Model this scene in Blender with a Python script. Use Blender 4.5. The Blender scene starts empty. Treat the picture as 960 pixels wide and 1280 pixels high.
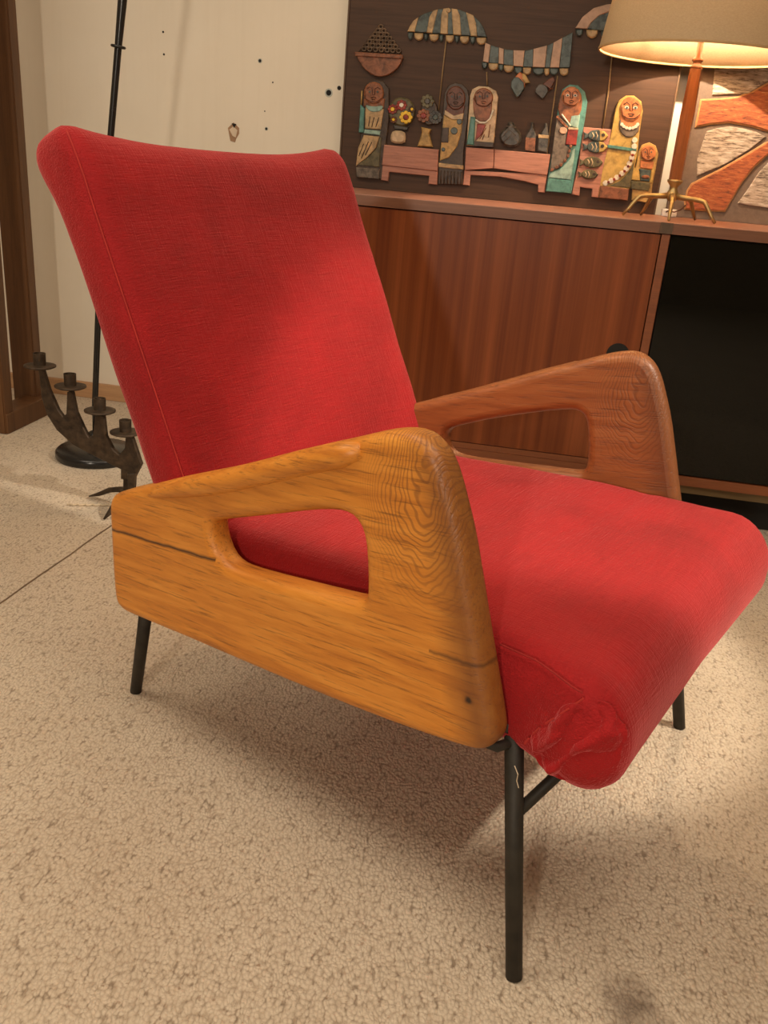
import bpy, bmesh, math, random
from mathutils import Vector, Matrix, noise
PI = math.pi
R = math.radians
scn = bpy.context.scene
COL = scn.collection
random.seed(7)

# ---------------------------------------------------------------- camera
CAM_H = 0.87
PITCH, ROLL, YAW, FPX = R(21.44), R(4.967), R(-8.06), 1123.8
fw = Vector((math.sin(YAW) * math.cos(PITCH), math.cos(YAW) * math.cos(PITCH), -math.sin(PITCH)))
r0 = Vector((math.cos(YAW), -math.sin(YAW), 0))
u0 = r0.cross(fw)
cr = r0 * math.cos(ROLL) + u0 * math.sin(ROLL)
cu = u0 * math.cos(ROLL) - r0 * math.sin(ROLL)
cd = bpy.data.cameras.new('camera')
cam = bpy.data.objects.new('camera', cd)
COL.objects.link(cam)
cam.matrix_world = Matrix(((cr.x, cu.x, -fw.x, 0), (cr.y, cu.y, -fw.y, 0), (cr.z, cu.z, -fw.z, CAM_H), (0, 0, 0, 1)))
cd.sensor_fit = 'HORIZONTAL'
cd.sensor_width = 36
cd.lens = 36 * FPX / 960
cd.clip_start = 0.02
scn.camera = cam

def at(px, py, Y):
    """point of the vertical plane Y=const (parallel to the wall) seen at a photo pixel"""
    v = cr * ((px - 480) / FPX) - cu * ((py - 640) / FPX) + fw
    k = Y / v.y
    return Vector((v.x * k, Y, CAM_H + v.z * k))

# ---------------------------------------------------------------- world, lights, exposure
w = bpy.data.worlds.new('world'); scn.world = w
w.use_nodes = True
w.node_tree.nodes['Background'].inputs[0].default_value = (1.0, 0.85, 0.68, 1)
w.node_tree.nodes['Background'].inputs[1].default_value = 0.15
scn.view_settings.view_transform = 'Standard'
scn.view_settings.look = 'None'
scn.view_settings.gamma = 1.0
scn.view_settings.use_curve_mapping = False
scn.view_settings.exposure = 0.08

def area(name, loc, target, size, power, col):
    l = bpy.data.lights.new(name, 'AREA'); l.shape = 'DISK'; l.size = size
    l.energy = power; l.color = col
    o = bpy.data.objects.new(name, l); COL.objects.link(o)
    o.location = loc
    o.rotation_euler = (Vector(target) - Vector(loc)).to_track_quat('-Z', 'Y').to_euler()
    return o
def spot(name, loc, target, angle, blend, power, col, size=0.05):
    l = bpy.data.lights.new(name, 'SPOT'); l.energy = power; l.color = col
    l.spot_size = angle; l.spot_blend = blend; l.shadow_soft_size = size
    o = bpy.data.objects.new(name, l); COL.objects.link(o)
    o.location = loc
    o.rotation_euler = (Vector(target) - Vector(loc)).to_track_quat('-Z', 'Y').to_euler()
    return o
WARM = (1.0, 0.86, 0.685)
area('room_lamp_light', (-0.45, -2.0, 1.32), (-0.3, 1.6, 0.6), 0.16, 30, WARM)
area('overhead_fill_light', (0.3, 0.3, 2.44), (0.2, 0.9, 0), 1.6, 34, WARM)  # unseen soft fill from above
area('overhead_fill_light', (-1.4, 0.9, 2.44), (-1.3, 1.3, 0), 1.2, 24, WARM)  # unseen soft fill, also lifts the left part of the wall
spot('side_spot_light', (1.50, 1.00, 1.90), (0.14, 1.53, 0.40), R(32), 0.32, 185, WARM, 0.04)  # unseen spot from the right, aimed at the chair back and seat

# ---------------------------------------------------------------- helpers
def link(name, me, m=None, parent=None):
    o = bpy.data.objects.new(name, me); COL.objects.link(o)
    if m is not None:
        me.materials.clear()
        for mm in (m if isinstance(m, (list, tuple)) else [m]): me.materials.append(mm)
    if parent: o.parent = parent
    return o
def tag(o, label=None, cat=None, group=None, kind=None):
    if label: o['label'] = label
    if cat: o['category'] = cat
    if group: o['group'] = group
    if kind: o['kind'] = kind
    return o
def empty(name, loc=(0, 0, 0), rz=0):
    o = bpy.data.objects.new(name, None); COL.objects.link(o)
    o.empty_display_size = 0.05
    o.location = loc; o.rotation_euler = (0, 0, rz)
    return o
def mesh(name, bm, m, parent=None, smooth=False, off=None, recalc=True):
    if off is not None: bmesh.ops.translate(bm, verts=bm.verts, vec=-Vector(off))
    if recalc: bmesh.ops.recalc_face_normals(bm, faces=bm.faces)
    me = bpy.data.meshes.new(name); bm.to_mesh(me); bm.free()
    if smooth: me.shade_smooth()
    return link(name, me, m, parent)
def add_box(bm, x0, x1, y0, y1, z0, z1, bev=0.0):
    b = bmesh.new(); bmesh.ops.create_cube(b, size=1)
    for v in b.verts:
        v.co = Vector(((x0 + x1) / 2 + v.co.x * (x1 - x0), (y0 + y1) / 2 + v.co.y * (y1 - y0), (z0 + z1) / 2 + v.co.z * (z1 - z0)))
    if bev: bmesh.ops.bevel(b, geom=b.edges[:], offset=bev, segments=2, affect='EDGES', profile=0.6)
    merge(bm, b)
def merge(bm, b, mat=None):
    me = bpy.data.meshes.new('tmp'); b.to_mesh(me); b.free()
    n = len(bm.verts); bm.from_mesh(me)
    if mat is not None:
        bm.verts.ensure_lookup_table()
        bmesh.ops.transform(bm, matrix=mat, verts=bm.verts[n:])
    bpy.data.meshes.remove(me)
def add_lathe(bm, prof, seg=32, center=(0, 0, 0), sx=1, sy=1):
    """prof: list of (radius, z)"""
    rings = []
    for r_, z in prof:
        if r_ < 1e-6: rings.append([bm.verts.new((center[0], center[1], center[2] + z))])
        else: rings.append([bm.verts.new((center[0] + sx * r_ * math.cos(2 * PI * i / seg), center[1] + sy * r_ * math.sin(2 * PI * i / seg), center[2] + z)) for i in range(seg)])
    for a, b in zip(rings, rings[1:]):
        for i in range(seg):
            j = (i + 1) % seg
            if len(a) == 1 and len(b) == 1: continue
            if len(a) == 1: bm.faces.new((a[0], b[i], b[j]))
            elif len(b) == 1: bm.faces.new((a[i], a[j], b[0]))
            else: bm.faces.new((a[i], a[j], b[j], b[i]))
def add_tube(bm, pts, rad, seg=10, cap=True, flat=1.0):
    pts = [Vector(p) for p in pts]
    rads = rad if isinstance(rad, (list, tuple)) else [rad] * len(pts)
    prev = None; rings = []
    for i, p in enumerate(pts):
        t = (pts[min(i + 1, len(pts) - 1)] - pts[max(i - 1, 0)]).normalized()
        if prev is None:
            a = Vector((0, 0, 1)) if abs(t.z) < 0.9 else Vector((1, 0, 0))
            n = t.cross(a).normalized()
        else:
            n = (prev - t * prev.dot(t)).normalized()
        prev = n; b = t.cross(n)
        rings.append([bm.verts.new(p + (n * math.cos(2 * PI * k / seg) + b * math.sin(2 * PI * k / seg) * flat) * rads[i]) for k in range(seg)])
    for a, b in zip(rings, rings[1:]):
        for k in range(seg):
            bm.faces.new((a[k], a[(k + 1) % seg], b[(k + 1) % seg], b[k]))
    if cap:
        bm.faces.new(rings[0][::-1]); bm.faces.new(rings[-1])
def smooth_poly(pts, it=1):
    for _ in range(it):
        q = []
        for i in range(len(pts)):
            a, b = Vector(pts[i]), Vector(pts[(i + 1) % len(pts)])
            q += [a.lerp(b, 0.25), a.lerp(b, 0.75)]
        pts = q
    return [tuple(p) for p in pts]
def curve_slab(splines, half, bev, res=4):
    """2D outline with holes, thick, with rounded rims; in XY, thickness along Z. half = half thickness"""
    cu_ = bpy.data.curves.new('tmp', 'CURVE'); cu_.dimensions = '2D'; cu_.fill_mode = 'BOTH'
    cu_.extrude = max(half - bev, 0.0001); cu_.bevel_depth = bev; cu_.bevel_resolution = res; cu_.offset = -bev
    for pts in splines:
        s = cu_.splines.new('POLY'); s.points.add(len(pts) - 1); s.use_cyclic_u = True
        for p, q in zip(s.points, pts): p.co = (q[0], q[1], 0, 1)
    o = bpy.data.objects.new('tmp', cu_); COL.objects.link(o)
    dg = bpy.context.evaluated_depsgraph_get(); dg.update()
    me = bpy.data.meshes.new_from_object(o.evaluated_get(dg))
    bpy.data.objects.remove(o); bpy.data.curves.remove(cu_)
    return me
def sgn_area(p): return sum(p[i][0] * p[(i + 1) % len(p)][1] - p[(i + 1) % len(p)][0] * p[i][1] for i in range(len(p))) / 2
def add_slab(bm, pts, y_back, h, bev=0.002):
    """flat relief piece: outline in XZ, back at y_back, raised towards -Y by h, chamfered rim"""
    if sgn_area(pts) < 0: pts = pts[::-1]
    n = len(pts); ins = []
    for i in range(n):
        a, b, c = Vector(pts[i - 1]), Vector(pts[i]), Vector(pts[(i + 1) % n])
        e1 = (b - a).normalized(); e2 = (c - b).normalized()
        n1 = Vector((-e1.y, e1.x)); n2 = Vector((-e2.y, e2.x))
        m = n1 + n2
        m = m / max(m.length_squared / 2, 0.6) if m.length > 1e-6 else n1
        ins.append(b + m * bev)
    def ring(L, y): return [bm.verts.new((p[0], y, p[1])) for p in L]
    A = ring(pts, y_back); B = ring(pts, y_back - h + bev); C_ = ring(ins, y_back - h)
    for P, Q in ((A, B), (B, C_)):
        for i in range(n):
            bm.faces.new((P[i], P[(i + 1) % n], Q[(i + 1) % n], Q[i]))
    bm.faces.new(C_); bm.faces.new(A[::-1])

# ---------------------------------------------------------------- materials
def newmat(name):
    m = bpy.data.materials.new(name); m.use_nodes = True
    nt = m.node_tree; return m, nt, nt.nodes['Principled BSDF']
def nd(nt, t, **kw):
    n = nt.nodes.new(t)
    for k, v in kw.items():
        if k.startswith('i_'): n.inputs[k[2:].replace('_', ' ')].default_value = v
        else: setattr(n, k, v)
    return n
def coords(nt, scale=(1, 1, 1), kind='Object', rot=(0, 0, 0), loc=(0, 0, 0)):
    tc = nd(nt, 'ShaderNodeTexCoord'); mp = nd(nt, 'ShaderNodeMapping')
    mp.inputs['Scale'].default_value = scale; mp.inputs['Rotation'].default_value = rot; mp.inputs['Location'].default_value = loc
    nt.links.new(tc.outputs[kind], mp.inputs['Vector']); return mp.outputs['Vector']
def grain_coords(nt, angle, scale):
    tc = nd(nt, 'ShaderNodeTexCoord'); a = nd(nt, 'ShaderNodeMapping'); a.inputs['Rotation'].default_value = (0, 0, angle)
    nt.links.new(tc.outputs['Object'], a.inputs['Vector'])
    b = nd(nt, 'ShaderNodeMapping'); b.inputs['Scale'].default_value = scale
    nt.links.new(a.outputs[0], b.inputs['Vector']); return b.outputs[0]
def noi(nt, vec, scale, detail=4, rough=0.55, dist=0.0):
    n = nd(nt, 'ShaderNodeTexNoise'); n.inputs['Scale'].default_value = scale; n.inputs['Detail'].default_value = detail
    n.inputs['Roughness'].default_value = rough; n.inputs['Distortion'].default_value = dist
    nt.links.new(vec, n.inputs['Vector']); return n.outputs['Fac']
def ramp(nt, fac, stops):
    n = nd(nt, 'ShaderNodeValToRGB'); e = n.color_ramp.elements
    while len(e) < len(stops): e.new(0.5)
    for q, (p, c) in zip(e, stops): q.position = p; q.color = (*c, 1) if len(c) == 3 else c
    nt.links.new(fac, n.inputs['Fac']); return n.outputs['Color']
def mix(nt, fac, a, b, mode='MIX'):
    n = nd(nt, 'ShaderNodeMix', data_type='RGBA', blend_type=mode)
    for s, v in ((n.inputs[0], fac), (n.inputs[6], a), (n.inputs[7], b)):
        if hasattr(v, 'links'): nt.links.new(v, s)
        elif isinstance(v, (int, float)): s.default_value = v
        else: s.default_value = (*v, 1)
    return n.outputs[2]
def math_(nt, op, a, b=0.0, c=0.0):
    n = nd(nt, 'ShaderNodeMath', operation=op)
    for s, v in zip(n.inputs, (a, b, c)):
        if hasattr(v, 'links'): nt.links.new(v, s)
        else: s.default_value = v
    return n.outputs[0]
def bump(nt, bs, h, dist, strength=1.0):
    n = nd(nt, 'ShaderNodeBump'); n.inputs['Distance'].default_value = dist; n.inputs['Strength'].default_value = strength
    nt.links.new(h, n.inputs['Height']); nt.links.new(n.outputs['Normal'], bs.inputs['Normal'])
def simple(name, col, rough=0.5, metal=0.0, var=0.12, vs=30, bmp=0.0, coat=0.0):
    m, nt, bs = newmat(name)
    v = coords(nt); f = noi(nt, v, vs, 5)
    a = tuple(c * (1 - var) for c in col); b = tuple(min(1, c * (1 + var)) for c in col)
    nt.links.new(ramp(nt, f, [(0.3, a), (0.7, b)]), bs.inputs['Base Color'])
    bs.inputs['Roughness'].default_value = rough; bs.inputs['Metallic'].default_value = metal
    if coat: bs.inputs['Coat Weight'].default_value = coat; bs.inputs['Coat Roughness'].default_value = 0.15
    if bmp: bump(nt, bs, f, bmp)
    return m

def floor_pt(px, py):
    v = cr * ((px - 480) / FPX) - cu * ((py - 640) / FPX) + fw
    k = -CAM_H / v.z
    return Vector((v.x * k, v.y * k, 0))
DARK_PATCH = floor_pt(790, 1256)
def carpet_mat():
    m, nt, bs = newmat('berber_carpet')
    v = coords(nt, (1, 1, 1))
    n0 = nd(nt, 'ShaderNodeTexNoise'); n0.inputs['Scale'].default_value = 40; n0.inputs['Detail'].default_value = 2
    nt.links.new(v, n0.inputs['Vector'])
    dv = nd(nt, 'ShaderNodeVectorMath', operation='SCALE'); dv.inputs['Scale'].default_value = 0.010
    nt.links.new(n0.outputs['Color'], dv.inputs[0])
    av = nd(nt, 'ShaderNodeVectorMath', operation='ADD'); nt.links.new(v, av.inputs[0]); nt.links.new(dv.outputs[0], av.inputs[1])
    mp = nd(nt, 'ShaderNodeMapping'); mp.inputs['Scale'].default_value = (1.25, 0.85, 1); nt.links.new(av.outputs[0], mp.inputs['Vector'])
    vo = nd(nt, 'ShaderNodeTexVoronoi'); vo.inputs['Scale'].default_value = 175; vo.inputs['Randomness'].default_value = 0.85
    nt.links.new(mp.outputs[0], vo.inputs['Vector'])
    d = vo.outputs['Distance']
    base = ramp(nt, d, [(0.0, (0.66, 0.565, 0.435)), (0.5, (0.58, 0.485, 0.365)), (0.95, (0.40, 0.315, 0.225))])
    bl = noi(nt, v, 3.0, 5, 0.6)
    base = mix(nt, math_(nt, 'MULTIPLY', ramp(nt, bl, [(0.45, (0, 0, 0)), (0.75, (1, 1, 1))]), 0.35), base, (0.40, 0.29, 0.185))
    gap = math_(nt, 'MULTIPLY', ramp(nt, d, [(0.45, (0, 0, 0)), (0.75, (1, 1, 1))]), ramp(nt, noi(nt, coords(nt, (2.4, 0.55, 1)), 60, 3, 0.6), [(0.50, (0, 0, 0)), (0.62, (1, 1, 1))]))
    base = mix(nt, math_(nt, 'MULTIPLY', gap, 0.62), base, (0.17, 0.115, 0.07))
    fl = noi(nt, v, 120, 2, 0.5)
    fl2 = ramp(nt, fl, [(0.66, (0, 0, 0)), (0.72, (1, 1, 1))])
    base = mix(nt, math_(nt, 'MULTIPLY', fl2, 0.6), base, (0.25, 0.15, 0.085))
    # a dark patch near the viewer
    sx = nd(nt, 'ShaderNodeVectorMath', operation='DISTANCE'); sx.inputs[1].default_value = (DARK_PATCH.x, DARK_PATCH.y, 0)
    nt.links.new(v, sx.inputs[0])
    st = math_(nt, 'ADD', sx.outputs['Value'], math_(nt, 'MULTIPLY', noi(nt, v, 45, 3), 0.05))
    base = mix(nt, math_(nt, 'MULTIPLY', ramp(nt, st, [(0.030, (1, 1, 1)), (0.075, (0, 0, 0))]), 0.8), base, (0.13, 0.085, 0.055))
    nt.links.new(base, bs.inputs['Base Color'])
    bs.inputs['Roughness'].default_value = 0.95
    bs.inputs['Sheen Weight'].default_value = 0.2
    hgt = math_(nt, 'SUBTRACT', 1.0, d)
    hgt = math_(nt, 'ADD', hgt, math_(nt, 'MULTIPLY', noi(nt, v, 420, 2), 0.35))
    bump(nt, bs, hgt, 0.0028, 0.85)
    return m

def arm_wood(name, c_lo, c_mid, c_hi, edge):
    """oiled oak: object X runs along the grain, Y up, Z through"""
    m, nt, bs = newmat(name)
    v = coords(nt, (1, 1, 1))
    vs = grain_coords(nt, R(-7), (3.0, 34, 34))
    g1 = noi(nt, vs, 2.0, 6, 0.65, 0.15)
    col = ramp(nt, g1, [(0.28, c_lo), (0.5, c_mid), (0.72, c_hi)])
    # growth rings around the top front corner, stretched along the grain
    mp = nd(nt, 'ShaderNodeMapping'); mp.inputs['Rotation'].default_value = (0, 0, R(-14)); mp.inputs['Location'].default_value = (0.168, -0.497, 0); mp.inputs['Scale'].default_value = (1.6, 0.75, 1.0)
    nt.links.new(v, mp.inputs['Vector'])
    nn = noi(nt, v, 10, 3, 0.5)
    ln = nd(nt, 'ShaderNodeVectorMath', operation='LENGTH'); nt.links.new(mp.outputs[0], ln.inputs[0])
    rd = math_(nt, 'ADD', ln.outputs['Value'], math_(nt, 'MULTIPLY', nn, 0.10))
    sn = math_(nt, 'SINE', math_(nt, 'MULTIPLY', rd, 900))
    near = ramp(nt, rd, [(0.12, (1, 1, 1)), (0.20, (0.0, 0.0, 0.0))])
    rg = math_(nt, 'MULTIPLY', ramp(nt, math_(nt, 'ADD', math_(nt, 'MULTIPLY', sn, 0.5), 0.5), [(0.55, (0, 0, 0)), (0.95, (1, 1, 1))]), near)
    col = mix(nt, math_(nt, 'MULTIPLY', rg, 0.5), col, edge)
    # fine dark pores
    vp = grain_coords(nt, R(-7), (16, 330, 330))
    po = ramp(nt, noi(nt, vp, 1.0, 4, 0.65), [(0.54, (0, 0, 0)), (0.68, (1, 1, 1))])
    col = mix(nt, math_(nt, 'MULTIPLY', po, 0.5), col, tuple(c * 0.45 for c in edge))
    # handling wear darkens the front edge: x beyond the leaning front line
    sp = nd(nt, 'ShaderNodeSeparateXYZ'); nt.links.new(v, sp.inputs[0])
    fx = math_(nt, 'ADD', sp.outputs[0], math_(nt, 'MULTIPLY', sp.outputs[1], 0.30))
    fx = math_(nt, 'ADD', fx, math_(nt, 'MULTIPLY', noi(nt, v, 18, 4), 0.03))
    wr = ramp(nt, math_(nt, 'ADD', fx, 0.10), [(0.090, (0, 0, 0)), (0.132, (1, 1, 1))])
    col = mix(nt, math_(nt, 'MULTIPLY', wr, 0.75), col, edge)
    # a drying crack at the rear: thin line along the grain
    cl = math_(nt, 'ADD', sp.outputs[1], math_(nt, 'MULTIPLY', sp.outputs[0], 0.0))
    cl = math_(nt, 'ADD', cl, math_(nt, 'MULTIPLY', noi(nt, v, 22, 3), 0.006))
    cl = math_(nt, 'ADD', cl, math_(nt, 'MULTIPLY', math_(nt, 'ADD', sp.outputs[0], 0.74), -0.136))
    ck = ramp(nt, math_(nt, 'ABSOLUTE', math_(nt, 'SUBTRACT', cl, 0.334)), [(0.0003, (1, 1, 1)), (0.0009, (0, 0, 0))])
    ck = math_(nt, 'MULTIPLY', ck, math_(nt, 'LESS_THAN', sp.outputs[0], -0.50))
    col = mix(nt, ck, col, (0.05, 0.02, 0.008))
    c2 = math_(nt, 'ADD', math_(nt, 'ADD', sp.outputs[1], math_(nt, 'MULTIPLY', noi(nt, v, 30, 3), 0.012)), math_(nt, 'MULTIPLY', sp.outputs[0], -0.136))
    ck2 = ramp(nt, math_(nt, 'ABSOLUTE', math_(nt, 'SUBTRACT', c2, 0.407)), [(0.0002, (1, 1, 1)), (0.0008, (0, 0, 0))])
    ck2 = math_(nt, 'MULTIPLY', ck2, math_(nt, 'GREATER_THAN', sp.outputs[0], -0.15))
    col = mix(nt, math_(nt, 'MULTIPLY', ck2, 0.7), col, (0.05, 0.02, 0.008))
    # small knot hole near the lower front
    kd = nd(nt, 'ShaderNodeVectorMath', operation='DISTANCE'); kd.inputs[1].default_value = (-0.094, 0.345, 0.021)
    nt.links.new(v, kd.inputs[0])
    kk = math_(nt, 'ADD', kd.outputs['Value'], math_(nt, 'MULTIPLY', noi(nt, v, 160, 2), 0.004))
    col = mix(nt, ramp(nt, kk, [(0.005, (1, 1, 1)), (0.0085, (0, 0, 0))]), col, (0.03, 0.012, 0.006))
    nt.links.new(col, bs.inputs['Base Color'])
    bs.inputs['Roughness'].default_value = 0.42
    bs.inputs['Specular IOR Level'].default_value = 0.45
    h = math_(nt, 'SUBTRACT', 1.0, math_(nt, 'ADD', math_(nt, 'MULTIPLY', po, 0.6), math_(nt, 'ADD', math_(nt, 'MULTIPLY', rg, 0.5), ck)))
    bump(nt, bs, h, 0.0006, 0.6)
    return m

def plain_wood(name, a, b, scale=(2, 25, 25), rough=0.4, spec=0.5, coat=0.0):
    m, nt, bs = newmat(name)
    v = coords(nt, scale)
    g = noi(nt, v, 1.6, 6, 0.6, 0.4)
    v2 = coords(nt, tuple(s * 9 for s in scale))
    g2 = noi(nt, v2, 1.5, 3, 0.6)
    c = ramp(nt, g, [(0.3, a), (0.7, b)])
    c = mix(nt, math_(nt, 'MULTIPLY', ramp(nt, g2, [(0.5, (0, 0, 0)), (0.75, (1, 1, 1))]), 0.35), c, tuple(x * 0.5 for x in a))
    nt.links.new(c, bs.inputs['Base Color'])
    bs.inputs['Roughness'].default_value = rough; bs.inputs['Specular IOR Level'].default_value = spec
    bs.inputs['Coat Weight'].default_value = coat; bs.inputs['Coat Roughness'].default_value = 0.2
    bump(nt, bs, g2, 0.0003, 0.5)
    return m

def velvet(name, dark, lite):
    m, nt, bs = newmat(name)
    v = coords(nt)
    g = noi(nt, v, 5, 4, 0.55, 0.5)
    g2 = noi(nt, coords(nt, (60, 5, 60)), 3, 3, 0.6)
    f = math_(nt, 'ADD', math_(nt, 'MULTIPLY', g, 0.75), math_(nt, 'MULTIPLY', g2, 0.25))
    c = ramp(nt, f, [(0.32, dark), (0.62, lite)])
    nt.links.new(c, bs.inputs['Base Color'])
    bs.inputs['Roughness'].default_value = 0.75
    bs.inputs['Specular IOR Level'].default_value = 0.25
    bs.inputs['Sheen Weight'].default_value = 0.75
    bs.inputs['Sheen Roughness'].default_value = 0.38
    bs.inputs['Sheen Tint'].default_value = (1.0, 0.27, 0.27, 1)
    t1 = noi(nt, coords(nt, (22, 420, 22)), 1.0, 3, 0.6)
    t2 = noi(nt, coords(nt, (420, 30, 420)), 1.0, 2, 0.6)
    t3 = noi(nt, v, 500, 2)
    h = math_(nt, 'ADD', math_(nt, 'MULTIPLY', t1, 0.9), math_(nt, 'ADD', math_(nt, 'MULTIPLY', t2, 0.8), math_(nt, 'MULTIPLY', t3, 0.4)))
    bump(nt, bs, h, 0.0022, 0.8)
    return m

def door_wood():
    m, nt, bs = newmat('striped_mahogany_veneer')
    v = coords(nt, (1, 1, 0.012))
    sx = noi(nt, v, 42, 3, 0.6, 0.0)
    fine = noi(nt, coords(nt, (300, 10, 4)), 1.0, 4, 0.6)
    c = ramp(nt, sx, [(0.30, (0.125, 0.027, 0.007)), (0.5, (0.190, 0.048, 0.012)), (0.68, (0.25, 0.066, 0.018))])
    c = mix(nt, math_(nt, 'MULTIPLY', ramp(nt, fine, [(0.45, (0, 0, 0)), (0.7, (1, 1, 1))]), 0.4), c, (0.13, 0.036, 0.012))
    nt.links.new(c, bs.inputs['Base Color'])
    bs.inputs['Roughness'].default_value = 0.38
    bs.inputs['Specular IOR Level'].default_value = 0.3
    return m

M = {}
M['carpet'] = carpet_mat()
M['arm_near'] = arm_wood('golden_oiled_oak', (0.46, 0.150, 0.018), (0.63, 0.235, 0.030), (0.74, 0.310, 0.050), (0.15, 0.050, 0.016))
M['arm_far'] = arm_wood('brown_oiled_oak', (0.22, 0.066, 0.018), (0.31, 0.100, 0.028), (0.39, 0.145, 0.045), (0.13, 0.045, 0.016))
M['velvet'] = velvet('red_velvet', (0.22, 0.004, 0.005), (0.36, 0.008, 0.010))
M['thread'] = simple('pale_red_piping', (0.40, 0.022, 0.016), 0.9)
M['seam'] = simple('dark_red_seam', (0.30, 0.012, 0.010), 0.9)
M['dark_metal'] = simple('blackened_steel', (0.026, 0.022, 0.016), 0.6, 0.2, 0.4, 40, 0.0003)
M['iron'] = simple('rusty_forged_iron', (0.055, 0.035, 0.020), 0.6, 0.4, 0.5, 60, 0.002)
M['black_enamel'] = simple('black_enamel', (0.012, 0.012, 0.012), 0.25, 0.0, 0.2, 20)
M['mahogany'] = door_wood()
M['top_wood'] = plain_wood('sideboard_top_wood', (0.30, 0.135, 0.090), (0.40, 0.19, 0.13), (1.2, 30, 30), 0.42)
M['rail_wood'] = plain_wood('sideboard_rail_wood', (0.17, 0.050, 0.017), (0.25, 0.078, 0.027), (1.2, 30, 30), 0.4)
M['edging'] = plain_wood('dark_top_edging', (0.14, 0.055, 0.028), (0.20, 0.085, 0.045), (1.2, 30, 30), 0.4)
M['block_wood'] = plain_wood('dark_end_grain', (0.075, 0.042, 0.022), (0.12, 0.07, 0.035), (30, 30, 5), 0.5)
M['plinth_wood'] = plain_wood('olive_brown_base', (0.12, 0.075, 0.03), (0.17, 0.11, 0.045), (1.2, 30, 30), 0.5)
M['post_wood'] = plain_wood('dark_stained_post', (0.088, 0.036, 0.012), (0.15, 0.066, 0.023), (25, 25, 1.5), 0.5)
M['skirting'] = plain_wood('pine_skirting', (0.43, 0.24, 0.12), (0.56, 0.34, 0.18), (1.5, 30, 30), 0.5)
M['void'] = simple('black_recess', (0.006, 0.005, 0.004), 0.8)
M['brass'] = simple('aged_brass', (0.42, 0.30, 0.13), 0.4, 0.85, 0.25, 25)
M['stem_wood'] = plain_wood('copper_brown_lamp_stem', (0.20, 0.062, 0.018), (0.32, 0.105, 0.032), (60, 60, 3), 0.25, 0.6, 0.4)
M['plastic'] = simple('white_plastic', (0.78, 0.74, 0.68), 0.4)
M['cord'] = simple('brown_cord', (0.12, 0.05, 0.025), 0.5)
M['twine'] = simple('beige_twine', (0.55, 0.45, 0.32), 0.9)

m, nt, bs = newmat('black_glass'); M['black_glass'] = m
bs.inputs['Base Color'].default_value = (0.004, 0.004, 0.003, 1); bs.inputs['Roughness'].default_value = 0.02; bs.inputs['Specular IOR Level'].default_value = 0.3
m, nt, bs = newmat('cream_painted_board'); M['wall'] = m
v = coords(nt); f1 = noi(nt, v, 2.2, 5, 0.6); f2 = noi(nt, coords(nt, (22, 22, 1.2)), 1.5, 4, 0.6)
c = ramp(nt, f1, [(0.3, (0.74, 0.67, 0.55)), (0.7, (0.80, 0.735, 0.615))])
c = mix(nt, math_(nt, 'MULTIPLY', ramp(nt, f2, [(0.5, (0, 0, 0)), (0.8, (1, 1, 1))]), 0.25), c, (0.66, 0.58, 0.45))
sc = ramp(nt, noi(nt, coords(nt, (3, 3, 30), loc=(1, 2, 3)), 1.2, 5, 0.7), [(0.70, (0, 0, 0)), (0.78, (1, 1, 1))])
c = mix(nt, math_(nt, 'MULTIPLY', sc, 0.35), c, (0.55, 0.43, 0.28))
nt.links.new(c, bs.inputs['Base Color']); bs.inputs['Roughness'].default_value = 0.6
bump(nt, bs, f2, 0.001, 0.3)
M['room_wall'] = simple('warm_grey_wall', (0.42, 0.33, 0.24), 0.8)
M['ceiling'] = simple('off_white_ceiling', (0.62, 0.56, 0.47), 0.8)

# shade: translucent parchment fabric
m, nt, bs = newmat('parchment_shade'); M['shade'] = m
v = coords(nt); f = noi(nt, coords(nt, (200, 200, 600)), 1.0, 3)
nt.links.new(ramp(nt, f, [(0.3, (0.46, 0.33, 0.19)), (0.7, (0.54, 0.40, 0.235))]), bs.inputs['Base Color'])
bs.inputs['Roughness'].default_value = 0.8
tr = nd(nt, 'ShaderNodeBsdfTranslucent'); tr.inputs['Color'].default_value = (0.62, 0.43, 0.20, 1)
mx = nd(nt, 'ShaderNodeMixShader'); mx.inputs[0].default_value = 0.10
out = nt.nodes['Material Output']
nt.links.new(bs.outputs[0], mx.inputs[1]); nt.links.new(tr.outputs[0], mx.inputs[2]); nt.links.new(mx.outputs[0], out.inputs['Surface'])
m, nt, bs = newmat('frosted_bulb'); M['bulb'] = m
bs.inputs['Emission Color'].default_value = (1.0, 0.72, 0.36, 1); bs.inputs['Emission Strength'].default_value = 12

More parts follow.
